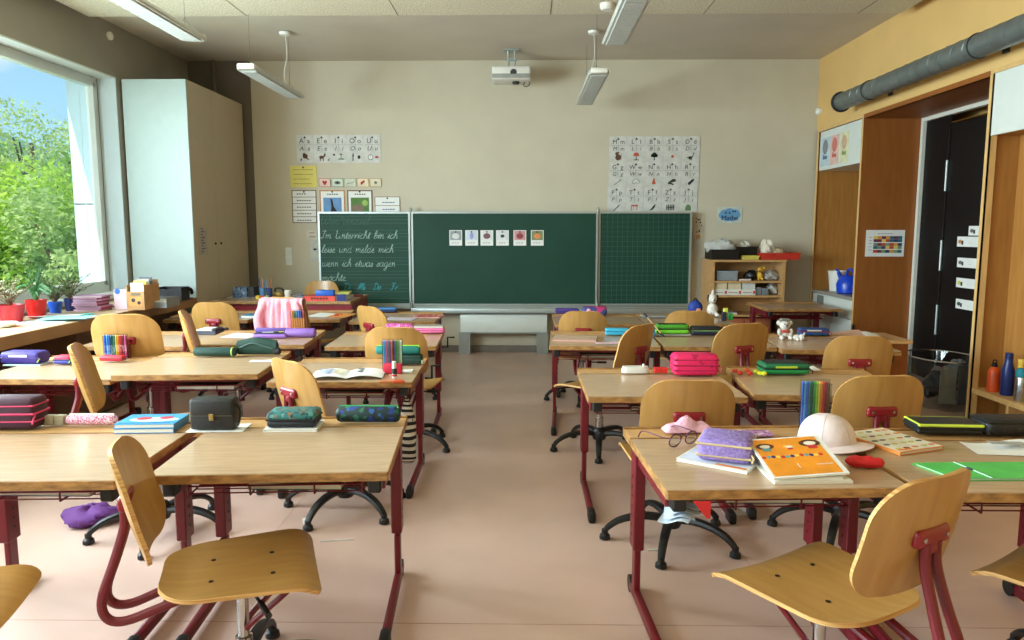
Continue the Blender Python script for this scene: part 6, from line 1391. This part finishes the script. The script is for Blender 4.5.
for k in range(2):
    x0 = shp(714+k*29)+.0; t = thing('drawer_box', ('left', 'right')[k]+' reddish wooden drawer box low in the bookcase', 'box', (x0+.14, 7.64, zz), 0, 'drawer boxes in the bookcase')
    MB().rbox(-.135, .135, 0, .30, 0, .15, .004, 1).build('body', cm(176, 96, 64, .5), t); MB().box(-.12, .12, -.004, 0, .02, .13).build('front', cm(186, 110, 80, .5), t)

# ---- bits lying on the floor
p = onz(92, 522, 0); lump('purple cloth bag lying on the floor under the front left desks', p.x, p.y, .035, .13, .09, .038, mat('purple_net', (96, 44, 120), .8), 31, 'purple_bag', 'bag')
p = onz(85, 500, 0); lump('black school bag standing under the second-row left desks', -1.22, 4.30, .10, .12, .09, .10, M_blk, 33, 'school_bag', 'bag')
p = onz(307, 524, 0); sheet_flat('small white slip lying on the floor under the front left desk', (p.x, p.y, .0008), .035, .055, 20, M_paper, curl=.006)
p = onz(337, 541, 0); o = MB().tube([(-.07, -.012, .004), (.07, .012, .004)], .003, 6).build('drinking_straw', M_paper, loc=(p.x, p.y, .0)); tag(o, 'thin white straw lying on the floor in the left aisle', 'straw')
p = onz(655, 551, 0); o = MB().tube([(-.03, .0, .004), (.03, .01, .004)], .004, 6).build('chalk_stick', M_paper, loc=(p.x, p.y, .0)); tag(o, 'short white stick lying on the floor beside the front right star base', 'chalk')
p = onz(740, 516, 0); sheet_flat('crumpled white paper on the floor under the front right desks', (p.x, p.y, .0008), .12, .07, 10, M_paper, curl=.02)

# ================================================================== OUTSIDE THE WINDOW
struct(MB().box(-150, -4.6, -60, 220, -6.2, -6.0).build('ground', mat('meadow', (92, 122, 52), .95, var2=(120, 146, 66), scale=.4)))
def canopy_mesh(seed, rad, hz, n, ls, blobs):
    r = random.Random(seed); bl = [(Vector((0, 0, 0)), .55)]
    for _ in range(blobs):
        a = r.random()*6.28; q = r.uniform(-.8, .9); rr = math.sqrt(max(0, 1-q*q))*.72; bl.append((Vector((rr*math.cos(a), rr*math.sin(a), q*.8)), r.uniform(.22, .40)))
    b = MB(); vs_ = []; fs = []
    for i in range(n):
        c, br = r.choice(bl); d = Vector((r.gauss(0, 1), r.gauss(0, 1), r.gauss(0, 1))).normalized()*br*r.uniform(.55, 1.05)
        p = c+d; p = Vector((p.x*rad, p.y*rad, p.z*hz)); n1 = Vector((r.gauss(0, 1), r.gauss(0, 1), r.gauss(0, .7))).normalized(); n2 = n1.cross(Vector((r.gauss(0, 1), r.gauss(0, 1), r.gauss(0, 1)))).normalized()
        s = ls*r.uniform(.6, 1.3); k = len(vs_); vs_ += [p-n1*s, p+n2*s*.5, p+n1*s, p-n2*s*.5]; fs.append((k, k+1, k+2, k+3))
    b.v = vs_; b.f = fs; b.m = [0]*len(fs); return b, bl
def leafmat(name, a, b_):
    m = mat(name, a, .6, var2=b_, scale=.9); t = m.node_tree; pb = t.nodes['Principled BSDF']; o = [n for n in t.nodes if n.type == 'OUTPUT_MATERIAL'][0]
    tl = nd(t, 'ShaderNodeBsdfTranslucent'); mxs = nd(t, 'ShaderNodeMixShader'); mxs.inputs[0].default_value = .45
    rr = [n for n in t.nodes if n.type == 'VALTORGB'][0]; t.links.new(rr.outputs[0], tl.inputs[0]); t.links.new(pb.outputs[0], mxs.inputs[1]); t.links.new(tl.outputs[0], mxs.inputs[2]); t.links.new(mxs.outputs[0], o.inputs[0]); return m
LM = [leafmat('leaf_yellow_green', (206, 232, 96), (150, 196, 60)), leafmat('leaf_mid_green', (166, 206, 96), (110, 160, 64)), leafmat('leaf_pale', (206, 222, 150), (150, 186, 106))]
bark = mat('bark', (96, 80, 62), .9)
treeproto = {}
def tree(kind, label, x, y, z, rad, hz, base=-6.0, seed=1):
    t = thing('tree', label, 'tree', (x, y, base), 0, 'trees beyond the window')
    key = (kind, seed)
    b, bl = canopy_mesh(seed, rad, hz, (30000, 30000, 14000)[kind], (.085, .085, .075)[kind], (34, 34, 22)[kind])
    b.build('foliage', LM[kind], t, smooth=False, loc=(0, 0, z-base))
    q = MB(); H = z-base; q.tube(catmull([(0, 0, 0), (.1, .05, H*.4), (-.05, 0, H), (.0, 0, H+hz*.5)]), [.28-.014*i for i in range(16)], 10); q.build('trunk', bark, t)
    q = MB(); r = random.Random(seed)
    for c, br in bl[1:]:
        e = Vector((c.x*rad, c.y*rad, H+c.z*hz)); q.tube(catmull([(0, 0, H-hz*.7), e*.45+Vector((0, 0, (H-hz*.3)*.55)), e], 4), [.09-.008*i for i in range(9)], 5)
    q.build('branches', bark, t)
    return t
# directions through the pane: x/y between about -.72 and -.58
tree(0, 'bright yellow-green tree filling the left of the window view', -13.2, 18.2, -.4, 3.0, 3.2, seed=11)
tree(1, 'broad leafy green tree in the middle of the window view', -12.6, 19.8, .2, 3.0, 3.6, seed=12)
tree(2, 'taller airy tree whose top reaches into the sky', -16.8, 25.5, 2.6, 3.6, 3.4, seed=13)
tree(0, 'yellow-green bush low in the window view', -9.6, 14.2, -2.4, 2.2, 2.4, seed=14)
tree(1, 'dark green tree behind the bright one at the left window edge', -20, 25.0, .8, 4.2, 4.2, seed=15)
tree(2, 'pale tree at the right of the window view near the outer jamb', -10.6, 17.6, -.6, 2.2, 3.2, seed=16)
b = MB(); r = random.Random(2)
b.shell(lambda u, v: (-150+u*40+10*v, 160+v*60+u*50, -6+34*(1-v*v)*(.7+.3*math.sin(u*4))*(1-.3*u*u)), 30, 16, .5)
struct(b.build('hill', mat('far_wood', (110, 146, 140), .95, var2=(90, 126, 130), scale=.2)))
